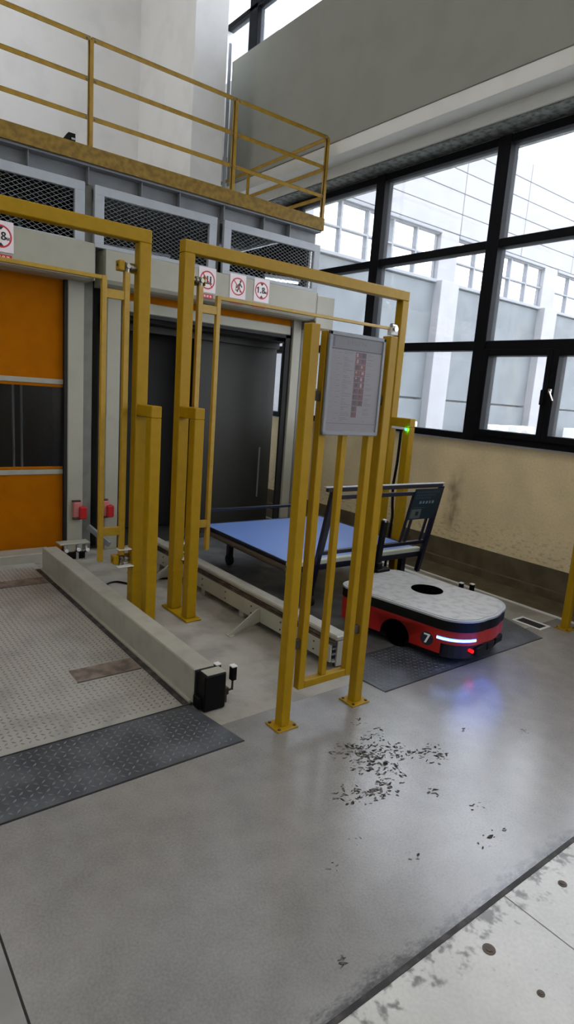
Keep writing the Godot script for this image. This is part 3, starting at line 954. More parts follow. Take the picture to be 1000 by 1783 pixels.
	var c := thing("junction_box", "small black box with bracket on the mezzanine edge above the toe board", "box", Vector3(1.77, 3.46, -5.44))
	var st2 := S()
	extr(st2, PackedVector2Array([Vector2(-0.06, 0.0), Vector2(0.0, 0.085), Vector2(0.055, 0.085), Vector2(0.055, 0.0)]), 0.05, Transform3D(Basis(), Vector3(0, -0.02, -0.025)))
	obj("housing", st2, M.black, c)
	one(c, "bracket", M.frame_grey, Vector3(0.02, 0.015, 0.027), Vector3(0.05, 0.03, 0.035), 0.002)

func tread_lugs(parent: Node, x0: float, x1: float, z0: float, z1: float, y: float, step: float, m: Material, slope_y := 0.0, right_cut := 100.0) -> void:
	var st := S()
	var ix := 0
	var x := x0 + step
	while x < x1 - step * 0.5:
		var iz := 0
		var z := z0 + step
		while z < z1 - step * 0.5:
			var a := PI * 0.25 if (ix + iz) % 2 == 0 else -PI * 0.25
			var l := Vector3(cos(a), 0, sin(a)) * step * 0.44
			var w := Vector3(-sin(a), 0, cos(a)) * 0.0050
			var yy := y + slope_y * (z1 - z)
			var c := Vector3(x, yy, z)
			var t := Vector3(0, 0.0022, 0)
			if x < right_cut - 0.22 * (z1 - z):
				var q := [c - l, c + w, c + l, c - w]
				var p := [c - l * 0.55 + t, c + w * 0.4 + t, c + l * 0.55 + t, c - w * 0.4 + t]
				var ce := c - t * 3.0
				for k in 4:
					poly(st, [q[k], q[(k + 1) % 4], p[(k + 1) % 4], p[k]], ce)
				poly(st, p, ce)
			z += step
			iz += 1
		x += step
		ix += 1
	var o := obj("tread_lugs", st, m, parent)
	o.set_meta("kind", "stuff")

func lanes() -> void:
	# lane floors
	var ln := setting("lane_floor", "worn pale steel tread plate floor in front of the orange door", "floor")
	one(ln, "lane_plate", M.lane_steel, Vector3(-1.2, 0.0, -5.32), Vector3(1.45, 0.016, -2.505), 0.002)
	tread_lugs(ln, 0.0, 1.44, -5.2, -2.52, 0.016, 0.031, M.lug_steel)
	for z in [-3.03, -4.75]:
		var cp := one(ln, "cover_plate", M.rust_plate, Vector3(1.04, 0.016, z - 0.12), Vector3(1.40, 0.021, z + 0.03), 0.002)
		one(cp, "plate_gap", M.edge_dirt, Vector3(1.035, 0.016, z + 0.03), Vector3(1.40, 0.0185, z + 0.036), 0.0)
	one(ln, "front_gap", M.rubber, Vector3(-1.2, 0.0, -2.512), Vector3(1.45, 0.0188, -2.504), 0.0)
	one(ln, "beam_gap", M.edge_dirt, Vector3(1.405, 0.014, -5.1), Vector3(1.441, 0.0183, -2.52), 0.0)
	var l2 := setting("lane_floor", "smooth dark steel floor of the lane under the blue trolley", "floor")
	one(l2, "lane_plate", M.lane_dark, Vector3(2.50, 0.0, -5.60), Vector3(4.15, 0.012, -2.50), 0.002)
	# ramp plates
	var sl := -0.012 / 0.4
	for k in 2:
		var xa: float = [-1.2, 2.452][k]
		var xb: float = [1.508, 4.09][k]
		var t := thing("ramp_plate", ["long dark tread plate ramp at the front of the orange door's lane", "dark tread plate ramp on the floor beneath the red robot"][k], "ramp")
		var st := S()
		var pg := PackedVector2Array([Vector2(xa, -2.11), Vector2(xb, -2.11), Vector2(xb - 0.075, -2.515) if k == 0 else Vector2(xb + 0.1, -2.515), Vector2(xa if k == 0 else xa - 0.03, -2.515)])
		var top: Array = []
		var bot: Array = []
		for q in pg:
			top.append(Vector3(q.x, 0.007 if q.y > -2.3 else 0.018, q.y))
			bot.append(Vector3(q.x, 0.001, q.y))
		var cen := Vector3((xa + xb) * 0.5, 0.005, -2.3)
		poly(st, top, cen)
		poly(st, bot, cen)
		for i in 4:
			poly(st, [bot[i], bot[(i + 1) % 4], top[(i + 1) % 4], top[i]], cen)
		var pl := obj("plate", st, M.dark_steel, t)
		one(pl, "edge_gap", M.rubber, Vector3(xa, 0.003, -2.110), Vector3(xb, 0.0062, -2.102), 0.0)
		tread_lugs(t, 0.0 if k == 0 else xa, xb, -2.515, -2.115, 0.0068, 0.031, M.dark_lug, 0.0272, xb - 0.03)
	# barrier beam of lane 1
	var b := thing("barrier_beam", "long cream steel barrier beam with black end cap beside the tread plate lane", "barrier", Vector3(1.51, 0, -3.78))
	var at := b.position
	var st := S()
	bb(st, Vector3(1.455, 0.016, -5.08) - at, Vector3(1.575, 0.205, -2.505) - at, 0.006)
	bb(st, Vector3(1.440, 0.016, -5.08) - at, Vector3(1.457, 0.032, -2.52) - at, 0.003)
	obj("beam_body", st, M.cream_beam, b)
	one(b, "seam_gap", M.rubber, Vector3(1.460, 0.02, -2.506) - at, Vector3(1.570, 0.200, -2.494) - at, 0.001)
	st = S()
	bb(st, Vector3(1.470, 0.003, -2.495) - at, Vector3(1.595, 0.196, -2.415) - at, 0.006)
	bb(st, Vector3(1.452, 0.012, -2.500) - at, Vector3(1.474, 0.075, -2.44) - at, 0.004)
	obj("end_cap", st, M.black, b)
	st = S()
	bb(st, Vector3(1.485, 0.196, -2.49) - at, Vector3(1.592, 0.199, -2.42) - at, 0.001)
	obj("cap_top", st, M.cream_beam, b)
	limit_switch(Vector3(1.625, 0.0, -2.47), "small twin-pad limit switch bracket at the barrier beam's black end")
	# roller rail of lane 2
	var r := thing("side_rail", "low cream side rail with brown groove along the trolley lane", "rail", Vector3(2.42, 0, -3.7))
	at = r.position
	one(r, "rail_web", M.cream, Vector3(2.350, 0.055, -5.05) - at, Vector3(2.364, 0.165, -2.47) - at, 0.002)
	one(r, "groove", M.brown, Vector3(2.364, 0.15, -5.05) - at, Vector3(2.40, 0.182, -2.465) - at, 0.002)
	one(r, "lower_lip", M.brown, Vector3(2.350, 0.165, -5.05) - at, Vector3(2.372, 0.172, -2.465) - at, 0.002)
	one(r, "top_bar", M.cream_beam, Vector3(2.385, 0.182, -5.05) - at, Vector3(2.485, 0.215, -2.46) - at, 0.008)
	one(r, "inner_web", M.cream_beam, Vector3(2.45, 0.02, -5.05) - at, Vector3(2.47, 0.182, -2.50) - at, 0.002)
	st = S()
	for y in [0.055, 0.09, 0.125]:
		bb(st, Vector3(2.372, y, -5.0) - at, Vector3(2.45, y + 0.012, -2.475) - at, 0.002)
	obj("inner_channel", st, M.steel_grey, r)
	for z in [-3.20, -4.45]:
		st = S()
		extr(st, PackedVector2Array([Vector2(-0.24, 0.0), Vector2(-0.215, 0.0), Vector2(0.0, 0.06), Vector2(0.0, 0.15), Vector2(-0.03, 0.15), Vector2(-0.24, 0.012)]), 0.012, Transform3D(Basis(), Vector3(2.350, 0.0, z) - at))
		bb(st, Vector3(2.10, 0.0, z - 0.02) - at, Vector3(2.14, 0.006, z + 0.03) - at, 0.001)
		obj("brace", st, M.cream, r)
	for z in [-2.75, -3.45, -4.0, -4.8]:
		st = S()
		bb(st, Vector3(2.37, 0.0, z - 0.03) - at, Vector3(2.44, 0.06, z + 0.03) - at, 0.003)
		obj("foot", st, M.cream, r)
	st = S()
	for k in 7:
		var z := -2.62 - k * 0.34
		for y in [0.085, 0.135]:
			cyl(st, Vector3(2.351, y, z) - at, Vector3(2.346, y, z) - at, 0.006, 8)
	obj("screw", st, M.brown, r)
	one(r, "end_plate", M.cream, Vector3(2.40, 0.02, -2.475) - at, Vector3(2.475, 0.178, -2.462) - at, 0.002)
	# far rail
	var f := thing("side_rail", "low far side rail of the trolley lane, mostly hidden behind the robot", "rail", Vector3(4.25, 0, -3.9))
	at = f.position
	one(f, "rail_body", M.cream_beam, Vector3(4.19, 0.0, -5.2) - at, Vector3(4.36, 0.055, -2.62) - at, 0.006)
	one(f, "rail_top", M.white_paint, Vector3(4.30, 0.055, -5.2) - at, Vector3(4.36, 0.066, -2.62) - at, 0.002)
	limit_switch(Vector3(4.12, 0.0, -2.80), "small twin-pad limit switch at the far rail's end behind the robot")
	var k := setting("trim_1", "narrow white floor strip running along the foot of the window wall", "trim")
	one(k, "strip", M.white_paint, Vector3(4.605, 0.0, -7.0), Vector3(4.635, 0.012, ZF), 0.002)
	var h := thing("floor_hatch", "small dark floor recess with pale rim beside the robot's ramp", "hatch", Vector3(4.30, 0, -2.32))
	one(h, "pit", M.rubber, Vector3(-0.055, 0.001, -0.10), Vector3(0.055, 0.004, 0.10), 0.001)
	st = S()
	bb(st, Vector3(-0.075, 0.0, -0.12), Vector3(-0.055, 0.008, 0.12), 0.002)
	bb(st, Vector3(0.055, 0.0, -0.12), Vector3(0.075, 0.008, 0.12), 0.002)
	bb(st, Vector3(-0.055, 0.0, -0.12), Vector3(0.055, 0.008, -0.10), 0.002)
	bb(st, Vector3(-0.055, 0.0, 0.10), Vector3(0.055, 0.008, 0.12), 0.002)
	obj("hatch_rim", st, M.white_paint, h)

func limit_switch(p: Vector3, label: String) -> void:
	var t := thing("limit_switch", label, "sensor", p)
	var st := S()
	bb(st, Vector3(-0.03, 0.045, -0.02), Vector3(0.012, 0.085, 0.02), 0.003)
	bb(st, Vector3(-0.005, 0.0, -0.012), Vector3(0.007, 0.05, 0.012), 0.002)
	obj("bracket", st, M.brown, t)
	for q in [[-0.03, -0.04], [0.03, 0.02]]:
		st = S()
		cyl(st, Vector3(q[0] * 0.4, 0.065, q[1] * 0.4), Vector3(q[0], 0.075, q[1]), 0.006, 8)
		cyl(st, Vector3(q[0], 0.07, q[1]), Vector3(q[0], 0.15, q[1]), 0.006, 8)
		obj("stem", st, M.brown, t)
		var pad := one(t, "pad", M.black, Vector3(q[0] - 0.015, 0.125, q[1] - 0.016), Vector3(q[0] + 0.015, 0.198, q[1] + 0.016), 0.003)
		one(pad, "pad_cap", M.white_paint, Vector3(q[0] - 0.016, 0.198, q[1] - 0.017), Vector3(q[0] + 0.016, 0.206, q[1] + 0.017), 0.002)

func gate(x0: float, x1: float, label: String) -> void:
	var g := thing("gate_frame", label, "gate", Vector3((x0 + x1) * 0.5, 0, -3.82), 0.0, "tall yellow square-tube gates before the lift doors")
	var at := g.position
	for x in [x0, x1]:
		var p := one(g, "post", M.yellow, Vector3(x - 0.04, 0.012, -3.86) - at, Vector3(x + 0.04, 2.455, -3.78) - at, 0.005)
		one(p, "weld_band", M.yellow, Vector3(x - 0.0415, 0.30, -3.8615) - at, Vector3(x + 0.0415, 0.312, -3.7785) - at, 0.001)
		one(g, "guard_post", M.yellow, Vector3(x - 0.037, 0.012, -3.635) - at, Vector3(x + 0.037, 1.39, -3.56) - at, 0.005)
		one(g, "guard_cap", M.yellow, Vector3(x - 0.037, 1.39, -3.78) - at, Vector3(x + 0.037, 1.465, -3.56) - at, 0.005)
		one(g, "base_plate", M.yellow, Vector3(x - 0.06, 0.0, -3.90) - at, Vector3(x + 0.06, 0.012, -3.52) - at, 0.003)
	one(g, "top_beam", M.yellow, Vector3(x0 - 0.04, 2.455, -3.86) - at, Vector3(x1 + 0.04, 2.535, -3.78) - at, 0.005)

func swing_barrier(px: float, side: int, far: float, label: String) -> void:
	# side +1: the barrier lies to +x of the post
	var t := thing("swing_barrier", label, "barrier", Vector3(px + side * 0.12, 0.4, -3.82), 0.0, "thin swing barriers hung in the yellow gates")
	var at := t.position
	var z := -3.82
	var xh := px + side * 0.105
	var xo := px + side * 0.25
	var st := S()
	bb(st, Vector3(xh - 0.018, 0.45, z - 0.018) - at, Vector3(xh + 0.018, 2.27, z + 0.018) - at, 0.003)
	obj("hinge_bar", st, M.yellow_thin, t)
	one(t, "outer_bar", M.yellow_thin, Vector3(xo - 0.016, 0.42, z - 0.016) - at, Vector3(xo + 0.016, 2.225, z + 0.016) - at, 0.003)
	for y in [2.125, 0.62]:
		one(t, "crossbar", M.yellow_thin, Vector3(minf(xh, xo), y - 0.028, z - 0.013) - at, Vector3(maxf(xh, xo), y + 0.028, z + 0.013) - at, 0.003)
	one(t, "height_rod", M.yellow_thin, Vector3(minf(xo, far), 2.200, z - 0.012) - at, Vector3(maxf(xo, far), 2.224, z + 0.012) - at, 0.003)
	for y in [2.30, 0.42]:
		var xe := xh + side * (0.06 if side < 0 else 0.026)
		st = S()
		bb(st, Vector3(minf(px + side * 0.035, xe), y - 0.03, z - 0.032) - at, Vector3(maxf(px + side * 0.035, xe), y + 0.03, z - 0.020) - at, 0.003)
		bb(st, Vector3(minf(xh + side * 0.022, xe), y - 0.03, z - 0.025) - at, Vector3(maxf(xh + side * 0.022, xe), y + 0.03, z + 0.025) - at, 0.004)
		var br := obj("hinge_bracket", st, M.yellow, t)
		st = S()
		cyl(st, Vector3(xh, y - 0.04, z) - at, Vector3(xh, y + 0.022, z) - at, 0.019, 14)
		cyl(st, Vector3(xe, y, z) - at, Vector3(px + side * 0.04, y, z) - at, 0.012, 12)
		cyl(st, Vector3(xh - side * 0.02, y + 0.0, z) - at, Vector3(xh - side * 0.038, y, z) - at, 0.024, 6)
		cyl(st, Vector3(xh + side * 0.0, y, z + 0.0) - at, Vector3(xh, y, z + 0.034) - at, 0.015, 6)
		obj("pivot", st, M.bolt_steel, br)
	st = S()
	bb(st, Vector3(xh - side * 0.02 - 0.045, 0.485, z - 0.02) - at, Vector3(xh - side * 0.02 + 0.045, 0.492, z + 0.03) - at, 0.002)
	obj("stop_plate", st, M.white_paint, t)
	st = S()
	bb(st, Vector3(xh - side * 0.02 - 0.06, 0.375, z + 0.0) - at, Vector3(xh - side * 0.02 + 0.05, 0.382, z + 0.06) - at, 0.002)
	obj("stop_plate", st, M.white_paint, t)

func gates() -> void:
	gate(-0.45, 1.715, "tall yellow gate frame in front of the closed orange roller door")
	gate(2.025, 4.12, "tall yellow gate frame in front of the open dark lift doorway")
	swing_barrier(1.715, -1, -0.38, "thin yellow swing barrier hung before the orange roller door")
	swing_barrier(2.025, 1, 3.985, "thin yellow swing barrier hung before the open lift doorway")
	var st := S()
	var c := thing("rod_catch", "white catch bracket holding the rod's end on the far yellow gate post", "bracket", Vector3(4.038, 2.21, -3.82))
	bb(st, Vector3(-0.05, -0.05, -0.025), Vector3(0.04, 0.01, 0.025), 0.004)
	obj("bracket_body", st, M.white_paint, c)
	st = S()
	cyl(st, Vector3(-0.02, 0.0, 0.02), Vector3(-0.02, 0.0, 0.055), 0.022, 12)
	cyl(st, Vector3(0.03, 0.03, 0.0), Vector3(-0.03, 0.03, 0.0), 0.02, 12)
	obj("bolt", st, M.chrome, c)
	var l := thing("status_light", "tiny green status light under the far gate post's guard cap", "light", Vector3(4.12, 1.372, -3.62))
	st = S()
	bb(st, Vector3(-0.045, -0.006, -0.14), Vector3(-0.02, 0.016, 0.02), 0.003)
	obj("holder", st, M.white_paint, l)
	st = S()
	cyl(st, Vector3(-0.04, -0.002, 0.02), Vector3(-0.04, -0.002, 0.034), 0.011, 12)
	obj("lens", st, M.led_green, l)
	var o := OmniLight3D.new()
	o.name = "status_glow"
	o.light_color = Color(0.25, 1.0, 0.5)
	o.light_energy = 0.001
	o.light_size = 0.01
	o.omni_range = 10.0
	o.omni_attenuation = 2.0
	o.shadow_enabled = true
	o.position = Vector3(-0.04, -0.002, 0.05)
	l.add_child(o)

func fence(x: float, label: String, w := 0.49) -> void:
	var z := -2.125
	var f := thing("fence_panel", label, "fence", Vector3(x + w * 0.5, 0, z), 0.0, "short yellow fence panels at the lane front")
	var h := w * 0.5
	for s in [-1, 1]:
		one(f, "post", M.yellow, Vector3(s * h - 0.027, 0.009, -0.027), Vector3(s * h + 0.027, 1.905, 0.027), 0.004)
		var bp := one(f, "base_plate", M.yellow, Vector3(s * h - 0.062, 0.003, -0.055), Vector3(s * h + 0.062, 0.0115, 0.055), 0.002)
		var st := S()
		for u in [-1, 1]:
			for v in [-1, 1]:
				cyl(st, Vector3(s * h + u * 0.046, 0.011, v * 0.040), Vector3(s * h + u * 0.046, 0.017, v * 0.040), 0.008, 6)
		obj("bolt", st, M.brown, bp)
		one(f, "frame_stile", M.yellow, Vector3(s * (h - 0.088) - 0.02, 0.18, -0.02), Vector3(s * (h - 0.088) + 0.02, 1.885, 0.02), 0.003)
		for y in [0.42, 1.60]:
			one(f, "tab", M.brown, Vector3(minf(s * h, s * (h - 0.08)), y - 0.022, -0.012), Vector3(maxf(s * h, s * (h - 0.08)), y + 0.022, 0.012), 0.002)
	for y in [0.20, 1.865]:
		one(f, "frame_rail", M.yellow, Vector3(-h + 0.108, y - 0.02, -0.02), Vector3(h - 0.108, y + 0.02, 0.02), 0.003)
	one(f, "bar", M.yellow, Vector3(-0.028, 0.22, -0.016), Vector3(0.006, 1.845, 0.016), 0.003)

func fences() -> void:
	fence(1.742, "short yellow fence panel carrying the notice board beside the robot")
	fence(4.445, "short yellow fence panel by the window wall beyond the robot")
	var n := thing("notice_board", "grey framed notice sheet with a column of small photos on yellow fence", "notice board", Vector3(1.988, 1.43, -2.085))
	var hw := 0.176
	var hh := 0.455
	var st := S()
	bb(st, Vector3(-hw, 0, -0.012), Vector3(hw, hh, -0.004), 0.002)
	obj("backing", st, M.steel_grey, n)
	st = S()
	bb(st, Vector3(-hw, 0, -0.01), Vector3(-hw + 0.018, hh, 0.002), 0.003)
	bb(st, Vector3(hw - 0.018, 0, -0.01), Vector3(hw, hh, 0.002), 0.003)
	bb(st, Vector3(-hw, hh - 0.018, -0.01), Vector3(hw, hh, 0.002), 0.003)
	bb(st, Vector3(-hw, 0, -0.01), Vector3(hw, 0.018, 0.002), 0.003)
	obj("frame", st, M.steel_grey, n)
	st = S()
	sheet(st, Vector3(-hw + 0.018, hh - 0.018, -0.003), Vector3(2 * hw - 0.036, 0, 0), Vector3(0, -hh + 0.036, 0), Vector3(0, 0, 1))
	obj("printed_sheet", st, image_mat(notice_picture(), 0.5), n)

func trolley() -> void:
	var t := thing("platform_trolley", "blue-topped platform trolley with dark push frame behind the robot", "trolley", Vector3(2.64, 0, -3.30), deg_to_rad(-2.0))
	# local: x along the front edge, z from the front (0) to the back (-1.4)
	var W := 1.38
	var L := 1.36
	var y := 0.385
	one(t, "deck", M.blue, Vector3(0.03, y, -L + 0.03), Vector3(W - 0.03, y + 0.022, -0.03), 0.004)
	var st := S()
	cyl(st, Vector3(0.0, y - 0.02, 0.0), Vector3(0.0, y - 0.02, -L), 0.022, 12)
	obj("side_tube", st, M.tube_steel, t)
	st = S()
	cyl(st, Vector3(W, y - 0.02, 0.0), Vector3(W, y - 0.02, -L), 0.022, 12)
	obj("side_tube", st, M.tube_steel, t)
	one(t, "front_rail", M.navy, Vector3(0.0, y - 0.055, -0.03), Vector3(W, y - 0.01, 0.012), 0.004)
	one(t, "front_trim", M.edge_trim, Vector3(0.01, y - 0.012, -0.034), Vector3(W, y + 0.026, 0.014), 0.006)
	one(t, "back_rail", M.navy, Vector3(0.0, y - 0.055, -L - 0.012), Vector3(W, y + 0.02, -L + 0.03), 0.004)
	one(t, "side_trim", M.navy, Vector3(0.015, y - 0.02, -L), Vector3(0.032, y + 0.026, 0.0), 0.003)
	one(t, "side_trim", M.navy, Vector3(W - 0.032, y - 0.02, -L), Vector3(W - 0.015, y + 0.026, 0.0), 0.003)
	for p in [[0.30, -0.09], [W - 0.10, -0.09], [0.30, -L + 0.06], [W - 0.1, -L + 0.06], [0.98, -0.20], [1.16, -0.32]]:
		var lg := one(t, "leg", M.navy, Vector3(p[0] - 0.025, 0.10, p[1] - 0.025), Vector3(p[0] + 0.025, y - 0.01, p[1] + 0.025), 0.004)
		var w := S()
		cyl(w, Vector3(p[0] - 0.018, 0.062, p[1]), Vector3(p[0] + 0.018, 0.062, p[1]), 0.05, 18)
		cyl(w, Vector3(p[0] - 0.024, 0.062, p[1]), Vector3(p[0] + 0.024, 0.062, p[1]), 0.014, 10)
		bb(w, Vector3(p[0] - 0.026, 0.062, p[1] - 0.02), Vector3(p[0] - 0.021, 0.11, p[1] + 0.02), 0.001)
		bb(w, Vector3(p[0] + 0.021, 0.062, p[1] - 0.02), Vector3(p[0] + 0.026, 0.11, p[1] + 0.02), 0.001)
		obj("castor", w, M.rubber, lg)
	# push frame, leaning outwards
	var f := Vector3(0, 0.56, 0.13)       # lean per rise
	var o := Vector3(0, y + 0.02, 0.03)
	for x in [0.24, W]:
		st = S()
		bar(st, Vector3(x, 0.20, 0.0), Vector3(x, 0, 0) + o + f, 0.036, 0.036, Vector3(0, 0, 1))
		obj("frame_post", st, M.navy, t)
	for k in [[1.0, 0.03], [0.895, 0.03], [0.12, 0.03]]:
		st = S()
		bar(st, Vector3(0.18 if k[0] > 0.9 else 0.24, 0, 0) + o + f * k[0], Vector3(W, 0, 0) + o + f * k[0], k[1], k[1])
		obj("frame_rail", st, M.navy, t)
	st = S()
	bar(st, Vector3(0.16, 0.018, 0) + o + f, Vector3(W + 0.02, 0.018, 0) + o + f, 0.03, 0.008)
	obj("rail_cap", st, M.rim, t)
	for x in [0.275, W - 0.30, W - 0.245, W - 0.065]:
		st = S()
		bar(st, Vector3(x, 0, 0) + o + f * 0.12, Vector3(x, 0, 0) + o + f * 0.9, 0.018, 0.018, Vector3(0, 0, 1))
		obj("baluster", st, M.navy, t)
	var back := S()
	bar(back, Vector3(0.1, y + 0.14, -L), Vector3(1.1, y + 0.14, -L), 0.025, 0.025)
	for x in [0.1, 1.1]:
		bar(back, Vector3(x, y, -L), Vector3(x, y + 0.15, -L), 0.025, 0.025, Vector3(0, 0, 1))
	obj("back_guard", back, M.navy, t)
	var n := f.cross(Vector3.RIGHT).normalized() * -1.0
	st = S()
	var s0 := Vector3(W - 0.315, 0, 0) + o + f * 0.97 + n * 0.022
	var sr := Vector3(0.315, 0, 0)
	var sd := f * -0.46
	var q := [s0, s0 + sr, s0 + sr + sd, s0 + sd]
	var q2: Array = []
	for v in q: q2.append(v - n * 0.006)
	var cen: Vector3 = (s0 + s0 + sr + sd) * 0.5 - n * 0.003
	poly(st, q, cen)
	poly(st, q2, cen)
	for i in 4:
		poly(st, [q[i], q[(i + 1) % 4], q2[(i + 1) % 4], q2[i]], cen)
	var sg := obj("sign_plate", st, M.badge, t)
	st = S()
	sheet(st, s0 + n * 0.001, sr, sd, n)
	obj("sign_print", st, image_mat(trolley_sign_picture(), 0.4), sg)
	# draw bar standing at the front
	var d := thing("draw_bar", "upright black draw bar standing between robot and trolley", "draw bar", Vector3(3.36, 0.312, -3.10))
	st = S()
	bar(st, Vector3(0, 0.06, 0), Vector3(0.0, 0.41, 0.03), 0.045, 0.03, Vector3(0, 0, 1))
	obj("arm", st, M.black, d)
	st = S()
	bb(st, Vector3(-0.03, 0.0, -0.03), Vector3(0.11, 0.03, 0.04), 0.006)
	bb(st, Vector3(-0.02, 0.03, -0.02), Vector3(0.03, 0.08, 0.03), 0.006)
	obj("foot", st, M.black, d)
	st = S()
	cyl(st, Vector3(0, 0.40, 0.03), Vector3(0, 0.418, 0.032), 0.018, 12)
	obj("tip", st, M.chrome, d)

func agv_outline(inset := 0.0) -> PackedVector2Array:
	# local x, z (front +z)
	var p := PackedVector2Array()
	var bul := 0.014
	var hw := 0.345 - inset
	var zf := 0.50 - inset
	var zb := -0.51 + inset
	var rf := 0.24 - inset
	var rb := 0.10 - inset
	for k in 9:
		var a := PI * 0.5 * k / 8.0
		p.append(Vector2(hw - rf + rf * cos(a), zf - bul - rf * 0.85 + rf * 0.85 * sin(a)))
	for k in 9:
		var t := -1.0 + k / 4.0
		if k > 0 and k < 8:
			p.append(Vector2(-t * (hw - rf), zf - bul * t * t))
	for k in 9:
		var a := PI * 0.5 * (1.0 + k / 8.0)
		p.append(Vector2(-hw + rf + rf * cos(a), zf - bul - rf * 0.85 + rf * 0.85 * sin(a)))
	for k in 6:
		var a := PI + PI * 0.5 * k / 5.0
		p.append(Vector2(-hw + rb + rb * cos(a), zb + rb + rb * sin(a)))
	for k in 6:
		var a := PI * 1.5 + PI * 0.5 * k / 5.0
		p.append(Vector2(hw - rb + rb * cos(a), zb + rb + rb * sin(a)))
	return p

func up_xf(y: float) -> Transform3D:
	# local x -> x, local y -> z, extrude -> up
	return Transform3D(Basis(Vector3(1, 0, 0), Vector3(0, 0, 1), Vector3(0, 1, 0)), Vector3(0, y, 0))

func slab(inset: float, y0: float, y1: float) -> SurfaceTool:
	var st := S()
	extr(st, agv_outline(inset), y1 - y0, up_xf(y0), true)
	return st

func outline_band(st: SurfaceTool, from_x: float, to_x: float, y0: float, y1: float, off: float) -> void:
	# strip on the front of the outline between two x values
	var pg := agv_outline(-off)
	for i in pg.size():
		var a := pg[i]
		var b := pg[(i + 1) % pg.size()]
		if a.y > 0.16 and b.y > 0.16 and maxf(a.x, b.x) <= to_x and minf(a.x, b.x) >= from_x:
			var e := (b - a).normalized()
			var n := Vector3(-e.y, 0, e.x)
			if n.z < 0.0 and absf(n.x) < 0.9: n = -n
			var c := Vector3((a.x + b.x) * 0.5, (y0 + y1) * 0.5, (a.y + b.y) * 0.5)
			var inn := Vector3(c.x * 0.9, c.y, c.z * 0.9)
			poly(st, [Vector3(a.x, y0, a.y), Vector3(b.x, y0, b.y), Vector3(b.x, y1, b.y), Vector3(a.x, y1, a.y)], inn)

